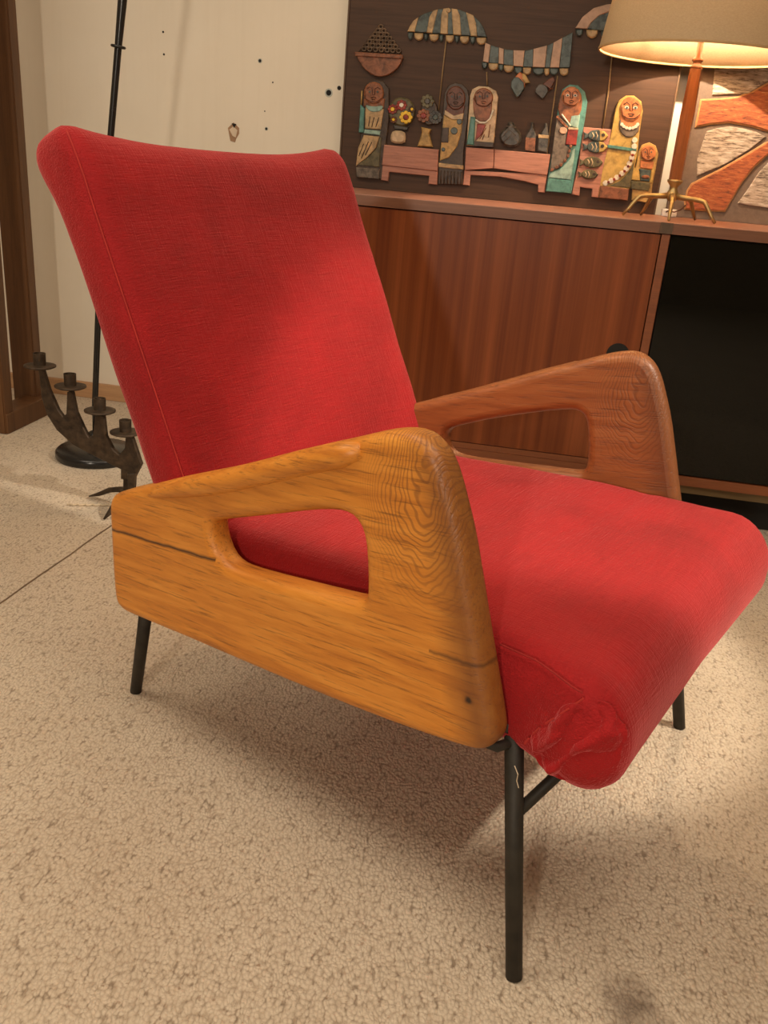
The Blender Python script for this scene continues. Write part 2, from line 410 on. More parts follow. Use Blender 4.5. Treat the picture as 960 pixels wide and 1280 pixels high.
def relief(name, col, var=0.22, rough=0.38, bmp=0.0012, vs=55, streak=None):
    m, nt, bs = newmat(name)
    v = coords(nt, streak if streak else (1, 1, 1)); f = noi(nt, v, vs if not streak else 1.0, 5, 0.65, 0.5)
    a = tuple(c * (1 - 2 * var) for c in col); b = tuple(min(1, c * (1 + var)) for c in col)
    nt.links.new(ramp(nt, f, [(0.34, a), (0.55, col), (0.75, b)]), bs.inputs['Base Color'])
    bs.inputs['Roughness'].default_value = max(rough, 0.32); bs.inputs['Specular IOR Level'].default_value = 0.3
    bump(nt, bs, f, bmp, 0.8)
    return m
C = dict(
    board=relief('walnut_brown_board', (0.062, 0.030, 0.016), 0.15, 0.55, 0.0003, 0, (4, 30, 90)),
    basket=relief('terracotta_basket', (0.22, 0.085, 0.042), 0.3),
    rings=relief('bronze_fruit', (0.115, 0.070, 0.040), 0.3, 0.3),
    tan=relief('tan_ceramic', (0.42, 0.28, 0.14), 0.22),
    pink=relief('pink_clay', (0.38, 0.175, 0.125), 0.15, 0.5, 0.0008, 0, (12, 50, 160)),
    pinktan=relief('pale_pink_clay', (0.44, 0.28, 0.19), 0.12),
    blue=relief('slate_blue_glaze', (0.065, 0.085, 0.078), 0.35, 0.2),
    teal=relief('teal_glaze', (0.085, 0.22, 0.19), 0.2, 0.25),
    palet=relief('pale_teal_glaze', (0.24, 0.36, 0.31), 0.2, 0.25),
    green=relief('olive_green_glaze', (0.115, 0.095, 0.045), 0.3, 0.35),
    grey=relief('grey_clay', (0.15, 0.12, 0.095), 0.3, 0.5),
    dark=relief('dark_brown_clay', (0.055, 0.034, 0.022), 0.3, 0.35),
    skin=relief('brown_clay_skin', (0.24, 0.088, 0.038), 0.3, 0.35),
    skin2=relief('orange_clay_skin', (0.46, 0.17, 0.065), 0.25, 0.3),
    hair=relief('reddish_brown_clay', (0.12, 0.040, 0.020), 0.3, 0.35),
    gold=relief('ochre_clay', (0.42, 0.26, 0.085), 0.25),
    yellow=relief('mustard_glaze', (0.45, 0.30, 0.085), 0.2, 0.3),
    cream=relief('cream_ceramic', (0.52, 0.38, 0.235), 0.2),
    white=relief('white_glaze', (0.68, 0.62, 0.52), 0.15, 0.2),
    red=relief('red_glaze', (0.25, 0.03, 0.018), 0.3, 0.25),
    bright=relief('bright_yellow_glaze', (0.75, 0.48, 0.03), 0.15, 0.2),
    rod=relief('brass_rod', (0.26, 0.17, 0.08), 0.1, 0.35),
    smoke=relief('smoky_glass_glaze', (0.070, 0.060, 0.050), 0.4, 0.12),
    orangeb=relief('burnt_orange_glaze', (0.42, 0.12, 0.025), 0.2, 0.25),
)
def streaky(name, stops, scale, rot, rough=0.7):
    m, nt, bs = newmat(name)
    f = noi(nt, coords(nt, scale, rot=rot), 1.0, 8, 0.7, 0.4)
    nt.links.new(ramp(nt, f, stops), bs.inputs['Base Color']); bs.inputs['Roughness'].default_value = rough
    bump(nt, bs, f, 0.002, 0.7)
    return m
C['rust'] = streaky('rust_orange_streaks', [(0.34, (0.09, 0.026, 0.012)), (0.46, (0.27, 0.065, 0.020)), (0.60, (0.38, 0.115, 0.036)), (0.68, (0.55, 0.34, 0.16))], (30, 150, 150), (0, R(-28), 0))
C['rustedge'] = streaky('yellow_ochre_rim', [(0.3, (0.34, 0.15, 0.05)), (0.7, (0.50, 0.28, 0.11))], (60, 60, 60), (0, 0, 0))
C['chalk'] = streaky('weathered_chalk', [(0.38, (0.08, 0.052, 0.036)), (0.48, (0.32, 0.26, 0.20)), (0.66, (0.56, 0.49, 0.42))], (30, 110, 190), (0, 0, 0))
C['taupe'] = streaky('taupe_board', [(0.3, (0.115, 0.080, 0.060)), (0.7, (0.165, 0.118, 0.088))], (60, 60, 60), (0, 0, 0))

# ---------------------------------------------------------------- room
YW = 2.90
X0, X1, YB, ZC = -3.0, 2.8, -2.6, 2.5
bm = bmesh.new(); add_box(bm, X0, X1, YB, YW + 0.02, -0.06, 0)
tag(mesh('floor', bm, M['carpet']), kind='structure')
bm = bmesh.new(); add_box(bm, X0, X1, YB, YW, ZC, ZC + 0.05)
tag(mesh('ceiling', bm, M['ceiling']), kind='structure')
bm = bmesh.new()
add_box(bm, X0, X1, YW, YW + 0.05, 0, ZC)
wall = tag(mesh('wall_back', bm, M['wall']), kind='structure')
for nme, b in (('wall_left', (X0 - 0.05, X0, YB, YW, 0, ZC)), ('wall_right', (X1, X1 + 0.05, YB, YW, 0, ZC)), ('wall_front', (X0, X1, YB - 0.05, YB, 0, ZC))):
    bm = bmesh.new(); add_box(bm, *b); tag(mesh(nme, bm, M['room_wall']), kind='structure')
bm = bmesh.new(); add_box(bm, X0, X1, YW - 0.016, YW, 0.0, 0.055, 0.003)
tag(mesh('baseboard_back', bm, M['skirting']), kind='structure')
# carpet seam: a thin ridge between two carpet widths, running away from the viewer
def floor_pt(px, py):
    v = cr * ((px - 480) / FPX) - cu * ((py - 640) / FPX) + fw
    k = -CAM_H / v.z
    return Vector((v.x * k, v.y * k, 0))
a, b = floor_pt(0, 755), floor_pt(148, 651)
d = (b - a).normalized(); pts = []
for i in range(40):
    p = a + d * (-0.5 + i * 0.058); p += Vector((d.y, -d.x, 0)) * random.uniform(-.0015, .0015); p.z = 0.0005
    pts.append(p)
bm = bmesh.new(); add_tube(bm, pts, 0.0019, 6)
tag(mesh('carpet_seam', bm, simple('dark_seam_thread', (0.20, 0.14, 0.09), 0.9), tag(bpy.data.objects['floor'])), None)  # plain dark brown thread along the seam
# screw holes and a torn patch in the wall board
def disc_xz(bm, c, r_, y, h, seg=14, sq=1.0):
    add_slab(bm, [(c[0] + r_ * math.cos(2 * PI * i / seg), c[1] + sq * r_ * math.sin(2 * PI * i / seg)) for i in range(seg)], y, h, min(0.001, h * 0.4))
M['plug_blue'] = simple('bluish_filler', (0.45, 0.47, 0.42), 0.7)
for (px, py, rr, ring) in ((325, 76, 2.4, 1), (411, 116, 4.4, 1), (424, 110, 3.2, 0), (333, 161, 2.0, 1), (204, 40, 1.6, 0), (205, 68, 1.6, 0), (341, 103, 1.2, 0), (331, 139, 1.0, 0)):
    c = at(px, py, YW); r_ = rr * 0.72 * YW / FPX
    if ring:
        bm = bmesh.new(); disc_xz(bm, (c.x, c.z), r_ * 1.5, YW, 0.0012)
        mesh('filler_ring', bm, M['plug_blue'], wall)
    bm = bmesh.new(); disc_xz(bm, (c.x, c.z), r_, YW, 0.0020)
    mesh('screw_hole', bm, M['void'], wall)
bm = bmesh.new()
def P2(px, py, Y): p = at(px, py, Y); return (p.x, p.z)
add_slab(bm, [P2(*q, YW) for q in ((292, 153), (299, 160), (299, 167), (295, 174), (294, 178), (288, 176), (285, 160))], YW, 0.0015, 0.0005)
mesh('torn_patch', bm, simple('torn_card', (0.36, 0.22, 0.13), 0.9), wall)
bm = bmesh.new(); add_slab(bm, [P2(*q, YW) for q in ((292, 158), (297, 163), (295, 172), (291, 170), (287, 162))], YW - 0.0015, 0.0015, 0.0005)
mesh('torn_paper', bm, simple('torn_paper', (0.66, 0.55, 0.42), 0.9), wall)
bm = bmesh.new(); add_slab(bm, [P2(*q, YW) for q in ((290, 154), (296, 155), (293, 160))], YW - 0.0030, 0.001, 0.0003)
mesh('torn_hole', bm, M['void'], wall)

# ---------------------------------------------------------------- sideboard
YF = 2.392
sb = empty('sideboard', (0.3, 2.6, 0))
tag(sb, 'long mahogany sideboard with striped door and black glass door against the wall', 'sideboard')
O = sb.location
def sbp(name, boxes, m, parent=sb, bev=0.0015):
    bm = bmesh.new()
    for b in boxes: add_box(bm, *b, bev)
    return mesh(name, bm, m, parent, off=O)
XL, XR = -0.66, 1.34
sbp('worktop', [(XL, XR, YF - 0.004, YW - 0.02, 0.752, 0.779)], M['top_wood'])
sbp('top_edging', [(XL, 0.2805, YF - 0.0055, YF - 0.004, 0.7525, 0.7775), (0.3125, XR, YF - 0.0055, YF - 0.004, 0.7525, 0.7775)], M['edging'], bev=0.0003)
sbp('joint_block', [(0.281, 0.312, YF - 0.0055, YF + 0.03, 0.7525, 0.7785)], M['block_wood'], bev=0.0005)
sbp('side_panel', [(XL, XL + 0.02, YF, YW - 0.02, 0.10, 0.752)], M['rail_wood'])
sbp('side_panel', [(XR - 0.02, XR, YF, YW - 0.02, 0.10, 0.752)], M['rail_wood'])
sbp('divider', [(0.289, 0.310, YF - 0.001, YW - 0.02, 0.142, 0.751)], M['rail_wood'])
sbp('carcass_interior', [(XL + 0.02, XR - 0.02, YF + 0.03, YW - 0.022, 0.118, 0.75)], M['void'])
door = sbp('door', [(XL + 0.022, 0.2865, YF, YF + 0.018, 0.160, 0.7495)], M['mahogany'], bev=0.001)
kx, kz = at(772, 443, YF).x, at(772, 443, YF).z
bm = bmesh.new(); disc_xz(bm, (kx, kz), 0.029, YF + 0.001, 0.0025, 32)
mesh('finger_hole', bm, M['void'], door, off=O)
gl = sbp('glass_door', [(0.3135, 0.80, YF + 0.004, YF + 0.010, 0.145, 0.7495)], M['black_glass'], bev=0.0006)
sbp('glass_door', [(0.803, XR - 0.022, YF + 0.004, YF + 0.010, 0.145, 0.7495)], M['black_glass'], bev=0.0006)
sbp('bottom_rail', [(XL, XR, YF, YW - 0.02, 0.116, 0.1415)], M['rail_wood'])
sbp('bottom_rail', [(XL + 0.022, 0.2865, YF + 0.001, YF + 0.02, 0.142, 0.158)], M['rail_wood'], bev=0.0006)
sbp('plinth', [(XL + 0.02, XR - 0.02, YF + 0.012, YW - 0.03, 0.092, 0.116)], M['plinth_wood'])
sbp('under_shade_panel', [(XL + 0.05, XR - 0.05, YF + 0.06, YW - 0.04, 0.0, 0.092)], M['void'])  # black panel standing in for the shade under the sideboard

# ---------------------------------------------------------------- relief artwork
YA = 2.83
art = empty('relief_artwork', (-0.15, YA, 0.7795))
tag(art, 'dark brown framed panel with ceramic market women, stalls and parasols in relief, standing on sideboard', 'artwork')
AO = art.location
pL, pR = at(427, 180, YA).x, at(820, 250, YA).x
bm = bmesh.new(); add_box(bm, pL, pR, YA, YA + 0.02, 0.7795, 1.55, 0.001)
mesh('backing_board', bm, C['board'], art, off=AO)
bm = bmesh.new()
add_box(bm, pL - 0.004, pL, YA - 0.004, YA + 0.022, 0.7795, 1.554); add_box(bm, pR, pR + 0.004, YA - 0.004, YA + 0.022, 0.7795, 1.554)
add_box(bm, pL, pR, YA - 0.004, YA + 0.022, 1.55, 1.554)
mesh('edge_frame', bm, M['block_wood'], art, off=AO)

def pieces(name, pts, m, h=0.012, base=0.0, parent=art, bev=0.0018, sm=0):
    L = [P2(x, y, YA) for x, y in pts]
    if sm: L = smooth_poly(L, sm)
    bm = bmesh.new(); add_slab(bm, L, YA - base, h, bev)
    return mesh(name, bm, C[m], parent, off=AO)
def disc(name, cx, cy, rx, ry, m, h, base, parent, seg=20, bev=0.0015):
    return pieces(name, [(cx + rx * math.cos(2 * PI * i / seg), cy + ry * math.sin(2 * PI * i / seg)) for i in range(seg)], m, h, base, parent, bev)
def strokes(name, lines, m, rpx, base, parent):
    bm = bmesh.new()
    for L in lines:
        add_tube(bm, [(lambda p: (p.x, YA - base, p.z))(at(x, y, YA)) for x, y in L], rpx * YA / FPX, 6)
    o = mesh(name, bm, C[m], parent, True, off=AO)
    if len(lines) > 1: o['kind'] = 'stuff'
    return o
def rings(name, spots, R_px, r_px, m, base, parent):
    bm = bmesh.new()
    for (x, y) in spots:
        pts = [at(x + R_px * math.cos(2 * PI * k / 10), y + R_px * math.sin(2 * PI * k / 10), YA) for k in range(11)]
        add_tube(bm, [(p.x, YA - base, p.z) for p in pts], r_px * YA / FPX, 6, False)
    return tag(mesh(name, bm, C[m], parent, True, off=AO), kind='stuff')
def face(cx, cy, rx, ry, base, parent, skin='skin', white=True, hairm='hair'):
    f = disc('face', cx, cy, rx, ry, skin, 0.006, base, parent, 22, 0.003)
    b = base + 0.0062
    s = rx / 12.0
    strokes('facial_features', [
        [(cx - 8 * s, cy - 5 * s), (cx - 4.5 * s, cy - 7.5 * s), (cx - 1.5 * s, cy - 5 * s), (cx - 1.2 * s, cy + 2 * s), (cx + 1.5 * s, cy + 2 * s), (cx + 1.6 * s, cy - 5 * s), (cx + 5 * s, cy - 7 * s), (cx + 8 * s, cy - 4.5 * s)],
        [(cx - 3.2 * s, cy + 5.5 * s), (cx, cy + 4.6 * s), (cx + 3.2 * s, cy + 6 * s)], [(cx - 2.2 * s, cy + 7.4 * s), (cx + 2.2 * s, cy + 7.6 * s)],
        [(cx - 10 * s, cy - 2 * s), (cx - 9 * s, cy + 7 * s), (cx - 3 * s, cy + 10.4 * s), (cx + 4 * s, cy + 10.4 * s), (cx + 9.6 * s, cy + 6 * s)]],
        hairm, 0.55 * max(s, 0.8), b, parent)
    if white: 
        disc('eye', cx - 4.6 * s, cy - 1.6 * s, 2.5 * s, 1.9 * s, 'white', 0.0012, b, parent, 10, 0.0004)
        disc('eye', cx + 4.8 * s, cy - 1.4 * s, 2.5 * s, 1.9 * s, 'white', 0.0012, b, parent, 10, 0.0004)
    for q in (-4.6, 4.8): disc('pupil', cx + q * s, cy - 1.5 * s, 1.3 * s, 1.2 * s, 'blue', 0.0026, b, parent, 8, 0.0004)
    return f

# fruit basket
bk = pieces('fruit_basket', [(445, 66), (505, 70), (503, 78), (496, 88), (485, 95), (473, 97), (461, 91), (451, 80)], 'basket', 0.014, sm=1)
pieces('basket_rim', [(445, 65.5), (505, 69.5), (504.5, 74.5), (445.5, 71)], 'basket', 0.004, 0.014, bk)
bm_l = []
for r_ in range(7):
    for k in range(r_ + 1):
        bm_l.append((476.5 - r_ * 3.6 + k * 7.2 + r_ * 0.1, 34 + r_ * 4.8 + (k - r_ / 2) * 0.4))
rings('fruit_rings', bm_l, 2.6, 1.15, 'rings', 0.005, bk)
strokes('fruit_wires', [[(475, 31), (448, 66)], [(478, 31), (501, 68)]], 'rings', 0.5, 0.003, bk)

def dome(x):  # outline of the first parasol
    P = [(510, 40), (516, 28), (530, 18), (548, 12.5), (561, 11), (575, 13), (592, 20), (603, 31), (609, 47)]
    for (a, ya), (b, yb) in zip(P, P[1:]):
        if a <= x <= b: return ya + (yb - ya) * (x - a) / (b - a)
    return 47
ps = disc('market_parasol', 561, 14, 3, 3, 'tan', 0.016, 0, art)
cuts = [510, 519, 534, 541, 551, 560, 567, 577, 589, 597, 609]
tops = [510, 524, 542, 548, 555, 561, 565, 572, 583, 592, 609]
for i in range(10):
    a, b = cuts[i], cuts[i + 1]; ta, tb = tops[i], tops[i + 1]
    pts = [(a, 40 + (a - 510) * 0.0707)]
    n = 4
    if ta > a: pts.append(((a + ta) / 2 - 0.8, dome((a + ta) / 2) + 7))
    for k in range(n + 1): x = ta + (tb - ta) * k / n; pts.append((x, dome(x)))
    if tb < b: pts.append(((b + tb) / 2 + 0.8, dome((b + tb) / 2) + 7))
    pts.append((b, 40 + (b - 510) * 0.0707))
    # keep only distinct points
    q = [pts[0]]
    for p in pts[1:]:
        if abs(p[0] - q[-1][0]) + abs(p[1] - q[-1][1]) > 0.4: q.append(p)
    pieces('parasol_gore', q, 'tan' if i % 2 == 0 else 'blue', 0.014 if i % 2 == 0 else 0.012, 0, ps, 0.0015)
def scallop(cx, y, wd, m, par, h=9):
    pieces('valance_scallop', [(cx - wd / 2, y)] + [(cx - wd / 2 * math.cos(PI * k / 8), y + h * 0.35 + h * 0.65 * math.sin(PI * k / 8)) for k in range(9)] + [(cx + wd / 2, y)], m, 0.012, 0, par, 0.003)
for i, (cx, wd) in enumerate(((513.5, 6), (524, 11), (533, 5), (543, 11.5), (552, 5), (562.5, 10), (571.5, 5), (581, 11), (591, 6), (602, 12))):
    scallop(cx, 41 + (cx - 510) * 0.0707, wd, 'blue' if i % 2 == 0 else 'tan', ps)
strokes('parasol_pole', [[(558, 50), (553.5, 88), (548.5, 138)]], 'rod', 0.8, 0.004, ps)

# striped awning
tp = [(607, 54), (613.5, 57), (624, 60), (630, 62), (642, 63.5), (656, 64), (667, 62), (684, 57.5), (692, 54), (703, 48), (716, 41)]
bt = [(604, 77.5), (611, 79), (623.5, 80), (629.5, 81), (642, 83), (654, 84), (666, 84.5), (681, 85), (687.5, 85), (699, 85), (712, 85)]
aw = None
for i in range(10):
    o = pieces('awning_stripe', [bt[i], tp[i], tp[i + 1], bt[i + 1]], 'pinktan' if i % 2 == 0 else 'blue', 0.014 if i % 2 == 0 else 0.012, 0, aw or art, 0.0012)
    if aw is None: aw = o; o.name = 'striped_awning'
for i, (cx, y, wd) in enumerate(((606, 78, 7), (617, 79.5, 12), (626.5, 80.5, 6), (636, 82, 12), (648, 84, 10), (659, 85, 10), (673, 85.5, 14), (683.5, 86, 6), (692.5, 85.5, 11), (705, 86, 11))):
    scallop(cx, y, wd, 'blue' if i % 2 == 0 else 'tan', aw, 9)
strokes('awning_pole', [[(608.5, 90), (609, 107)]], 'rod', 0.8, 0.004, aw)
strokes('awning_pole', [[(697, 95), (690, 144), (684, 192)]], 'rod', 0.8, 0.004, aw)

# second parasol, partly behind the lamp shade
p2 = pieces('market_parasol', [(719, 36), (728, 22), (742, 11), (758, 6.5), (775, 5), (790, 7), (806, 15), (806, 44), (750, 39), (734, 37)], 'blue', 0.011)
pieces('parasol_gore', [(719, 36), (728, 22), (742, 11), (758, 6.5), (775, 5), (776, 11), (760, 16), (748, 21), (739, 29), (734, 37)], 'pinktan', 0.014, 0, p2)
scallop(724, 37, 9, 'blue', p2); scallop(740, 38, 14, 'tan', p2, 10); scallop(755, 39, 8, 'blue', p2); scallop(768, 40, 12, 'tan', p2)
strokes('parasol_pole', [[(767, 50), (760, 118), (753, 163)]], 'rod', 0.8, 0.004, p2)

# hanging jugs
j = pieces('hanging_jug', [(637, 106), (645, 94), (658, 107), (648, 123), (645, 121)], 'blue', 0.016, sm=1)
pieces('jug_neck', [(643, 98), (650, 90), (659, 99), (655, 111)], 'orangeb', 0.013, 0, j)
pieces('jug_lip', [(653, 92), (657, 94), (663, 104), (657, 105), (653, 100)], 'gold', 0.004, 0.013, j)
j = pieces('hanging_jug', [(667, 114), (676, 103), (687, 112), (679, 125), (675, 122)], 'smoke', 0.016, sm=1)
pieces('jug_neck', [(678, 106), (686, 99), (692, 96), (694, 101), (688, 112)], 'hair', 0.012, 0, j)
strokes('jug_handle', [[(690, 100), (693, 105), (691, 110), (685, 114)]], 'hair', 0.8, 0.008, j)

# figure 1
f1 = pieces('woman_figure', [(455, 112), (461, 103), (470, 100), (480, 102), (487, 111), (487, 150), (478, 224), (446, 221), (446, 205), (453, 160)], 'dark', 0.012)
pieces('chest', [(456, 124), (482, 124), (481, 136), (456, 134)], 'skin', 0.005, 0.012, f1)
face(468.5, 117, 12.5, 14, 0.014, f1, 'skin', False)
pieces('blouse', [(458, 133), (481, 137), (477, 162), (457.5, 161)], 'tan', 0.005, 0.012, f1)
pieces('collar', [(457, 131), (468, 134), (481, 132), (478, 139), (470, 141), (462, 139)], 'palet', 0.007, 0.012, f1, sm=1)
pieces('sash', [(457, 162), (477, 164), (476, 169.5), (456, 167)], 'palet', 0.006, 0.012, f1)
pieces('skirt', [(456, 169), (475.5, 171), (471, 185), (461, 196), (446, 208), (449, 185)], 'tan', 0.005, 0.012, f1)
strokes('skirt_marks', [[(450, 195), (456, 180)], [(453, 198), (462, 177)], [(458, 194), (466, 178)], [(462, 158), (464, 146)], [(466, 159), (469, 147)], [(471, 159), (475, 147)]], 'dark', 0.5, 0.0175, f1)
pieces('sleeve', [(452, 131), (457, 136), (456, 166), (450, 166)], 'teal', 0.010, 0.010, f1)
strokes('veil_edge', [[(453.5, 114), (452.5, 132)]], 'gold', 0.9, 0.012, f1)
pieces('underskirt', [(476, 172), (478, 172), (475, 209), (447, 206), (461, 197), (471, 186)], 'green', 0.003, 0.012, f1)
pieces('hem', [(446, 209), (476, 211), (474.5, 224), (447, 221.5)], 'grey', 0.005, 0.012, f1)

# bouquets
def flower(cx, cy, r_, pet, cen, par, base=0.014, n=8):
    bm = bmesh.new()
    for k in range(n):
        a = 2 * PI * k / n; x, y = cx + r_ * 0.62 * math.cos(a), cy + r_ * 0.62 * math.sin(a)
        L = [P2(x + r_ * 0.30 * math.cos(2 * PI * q / 8), y + r_ * 0.30 * math.sin(2 * PI * q / 8), YA) for q in range(8)]
        add_slab(bm, L, YA - base, 0.004, 0.0012)
    o = mesh('petals', bm, C[pet], par, off=AO)
    disc('flower_centre', cx, cy, r_ * 0.38, r_ * 0.38, cen, 0.006, base, par, 10, 0.0015)
b1 = disc('bouquet', 503, 140, 16.5, 18, 'green', 0.014, 0, art, 24, 0.004)
flower(492, 137, 7, 'red', 'bright', b1); flower(503, 132, 7.5, 'red', 'white', b1); flower(508.5, 147, 9, 'bright', 'red', b1, 0.015)
flower(493, 150, 5, 'hair', 'bright', b1); flower(516, 137, 5, 'dark', 'bright', b1)
pieces('vase_neck', [(492, 156), (511, 159), (510, 163), (494, 162)], 'smoke', 0.011, 0, b1)
pieces('vase', [(492, 163), (506, 164), (508, 172), (506, 180), (490, 179), (488.5, 171)], 'cream', 0.016, 0, b1, 0.005, 1)
b2 = disc('bouquet', 537, 140, 11, 17, 'dark', 0.010, 0, art, 20, 0.003)
flower(535, 127, 9.5, 'green', 'smoke', b2, 0.010); flower(530, 145, 9.5, 'skin', 'red', b2, 0.010); flower(545, 147, 9.5, 'smoke', 'blue', b2, 0.010, 10)
pieces('vase', [(527, 159), (540, 162), (537, 167), (541.5, 184), (522.5, 183), (528, 166)], 'gold', 0.015, 0, b2, 0.003)

# bench 1
k1 = pieces('stall_bench', [(478.5, 206), (548, 214), (547, 231), (536, 230), (537, 220), (487, 215), (486, 226.5), (477, 225)], 'pink', 0.012)
pieces('bench_top', [(481, 181), (549, 187), (548, 214), (478.5, 206.5)], 'pink', 0.016, 0, k1)

# figure 2
f2_ = pieces('woman_figure', [(556, 116), (561, 107), (569, 103.5), (578, 105), (585, 112), (587, 122), (585, 150), (580, 190), (579, 231), (548, 230), (549, 205), (553, 150)], 'dark', 0.012)
pieces('neck', [(560, 130), (582, 132), (580, 143), (568, 146), (557, 140)], 'hair', 0.004, 0.012, f2_)
face(570.5, 123, 12, 15, 0.014, f2_, 'hair', False, 'dark')
pieces('collar', [(557, 138), (568, 145), (580, 142), (579, 150), (566, 150), (556, 144)], 'cream', 0.006, 0.012, f2_)
pieces('dress', [(555.5, 144), (566, 150), (579, 150), (577, 166), (572, 183), (562, 197), (550.5, 201), (553, 170)], 'gold', 0.005, 0.012, f2_)
pieces('dress_panel', [(554, 160), (562, 160), (561, 178.5), (552.5, 178)], 'dark', 0.003, 0.017, f2_, 0.001)
for (x, y, q) in ((568.5, 164, 4.5), (575, 152.5, 3.5), (555, 187, 2.5)): disc('button', x, y, q, q, 'blue', 0.003, 0.017, f2_, 12)
pieces('hem_band', [(549, 203.5), (580, 207), (579.5, 212), (549, 209)], 'tan', 0.006, 0.012, f2_)
strokes('hem_flutes', [[(552 + 4.2 * i, 213 + .3 * i), (551.5 + 4.2 * i, 229 + .2 * i)] for i in range(7)], 'dark', 0.9, 0.012, f2_)

# figure 3
f3 = pieces('veiled_woman_figure', [(588, 120), (591, 112), (599, 108), (611, 109), (620, 114), (623, 122), (620, 155), (617, 184), (584, 182), (585, 160)], 'cream', 0.014)
pieces('hair_and_neck', [(592, 118), (605, 111), (616, 117), (615, 140), (612, 152), (596, 152), (592, 140)], 'skin', 0.003, 0.014, f3, sm=1)
face(605, 122.5, 12, 12, 0.015, f3, 'skin', False)
strokes('neckline', [[(595, 150), (600, 153.5), (607, 154), (613, 149), (617, 138)]], 'white', 1.1, 0.017, f3)
pieces('vest', [(597, 155), (608, 156), (603, 168), (594.5, 177)], 'red', 0.003, 0.014, f3)
strokes('veil_grooves', [[(608, 160), (600, 174)], [(613, 156), (611, 172)], [(606, 168), (603, 175)]], 'skin', 0.6, 0.014, f3)
pieces('sleeve', [(589, 146), (595, 147), (593, 182), (584, 181)], 'teal', 0.009, 0.012, f3, 0.003)
pieces('hem', [(593, 176.5), (617.5, 178.5), (617, 184.5), (592.5, 183)], 'dark', 0.004, 0.014, f3, 0.001)

# glass vase and bottles
vz = pieces('glass_vase', [(635, 152), (643, 153), (644, 159), (651, 166), (652, 175), (647, 184), (632, 184), (625, 176), (624, 168), (630, 161), (635, 158)], 'smoke', 0.016, 0, art, 0.006, 1)
strokes('vase_trails', [[(628, 172), (636, 162), (645, 170)], [(630, 178), (640, 168), (648, 178)], [(633, 158), (645, 160)]], 'grey', 0.6, 0.0155, vz)
b_ = pieces('bottle', [(656, 188), (657, 170), (663, 160), (664, 153), (667, 153), (667.5, 161), (670, 169), (668.5, 190)], 'smoke', 0.013, 0, art, 0.003)
pieces('bottle_label', [(656.5, 188), (657, 172), (669.5, 173), (668.5, 189.5)], 'basket', 0.002, 0.0125, b_, 0.0006)
b_ = pieces('bottle', [(671, 189), (673, 171), (680, 160), (681, 154), (684, 154), (684.5, 161), (686, 170), (684, 191.5)], 'smoke', 0.013, 0, art, 0.003)
pieces('bottle_label', [(673, 168), (686, 169.5), (685.5, 173.5), (673, 172.5)], 'tan', 0.002, 0.0125, b_, 0.0006)

# bench 2
k2 = pieces('stall_bench', [(581, 213), (684, 218), (681, 241), (672.5, 240), (672.5, 231), (655, 226.5), (625, 221), (588.5, 219), (587, 232), (579, 231)], 'pink', 0.012)
pieces('bench_top', [(583, 184), (618, 187), (616.5, 210.5), (581.5, 213)], 'pink', 0.016, 0, k2)
pieces('bench_top', [(618.6, 187), (688, 193), (684, 219), (655, 216), (617.2, 210.5)], 'pink', 0.016, 0, k2)

# figure 4
f4 = pieces('woman_figure', [(699, 125), (703, 112), (712, 106), (722, 107), (731, 115), (734, 128), (731, 150), (721, 205), (714, 242), (682, 239), (690, 190), (696, 145)], 'teal', 0.013)
pieces('hair_and_neck', [(701, 116), (710, 109), (722, 110), (728, 122), (726, 143), (712, 158), (696, 143)], 'skin', 0.003, 0.013, f4, sm=1)
face(714, 121.5, 12, 12.5, 0.0145, f4, 'skin2', True)
pieces('blouse', [(714, 145), (725, 144), (722.5, 161), (711, 157)], 'palet', 0.004, 0.013, f4)
pieces('gown', [(696, 146), (707, 157), (708, 182), (714, 186), (711, 197), (700, 210), (687, 215), (690, 190)], 'grey', 0.005, 0.013, f4)
strokes('strap', [[(702, 143), (713, 158)]], 'white', 0.9, 0.018, f4)
bm = bmesh.new()
for (x, y) in [(697 + i * 2.2, 147 + i * 2.4) for i in range(6)] + [(713, 183), (711.5, 189), (710, 195), (706, 201), (701, 206), (696, 209), (690, 212)]:
    disc_xz(bm, P2(x, y, YA), 1.8 * YA / FPX, YA - 0.017, 0.005, 8)
tag(mesh('beads', bm, C['basket'], f4, off=AO), kind='stuff')
pieces('red_box', [(710, 161), (722.5, 162), (720, 182), (706.5, 181)], 'red', 0.007, 0.014, f4)
disc('hand', 704, 163.5, 5, 4.5, 'pinktan', 0.005, 0.017, f4, 12)
pieces('box_rim', [(710.5, 159.5), (722.5, 160.5), (722.5, 163), (710, 162)], 'cream', 0.008, 0.014, f4, 0.0006)
pieces('skirt', [(716, 187), (719, 186), (713.5, 225), (685, 222), (688, 217), (701, 211), (712, 199)], 'palet', 0.004, 0.013, f4)
pieces('hem', [(685.5, 223), (714, 226), (712.5, 241.5), (682, 239)], 'teal', 0.006, 0.013, f4)

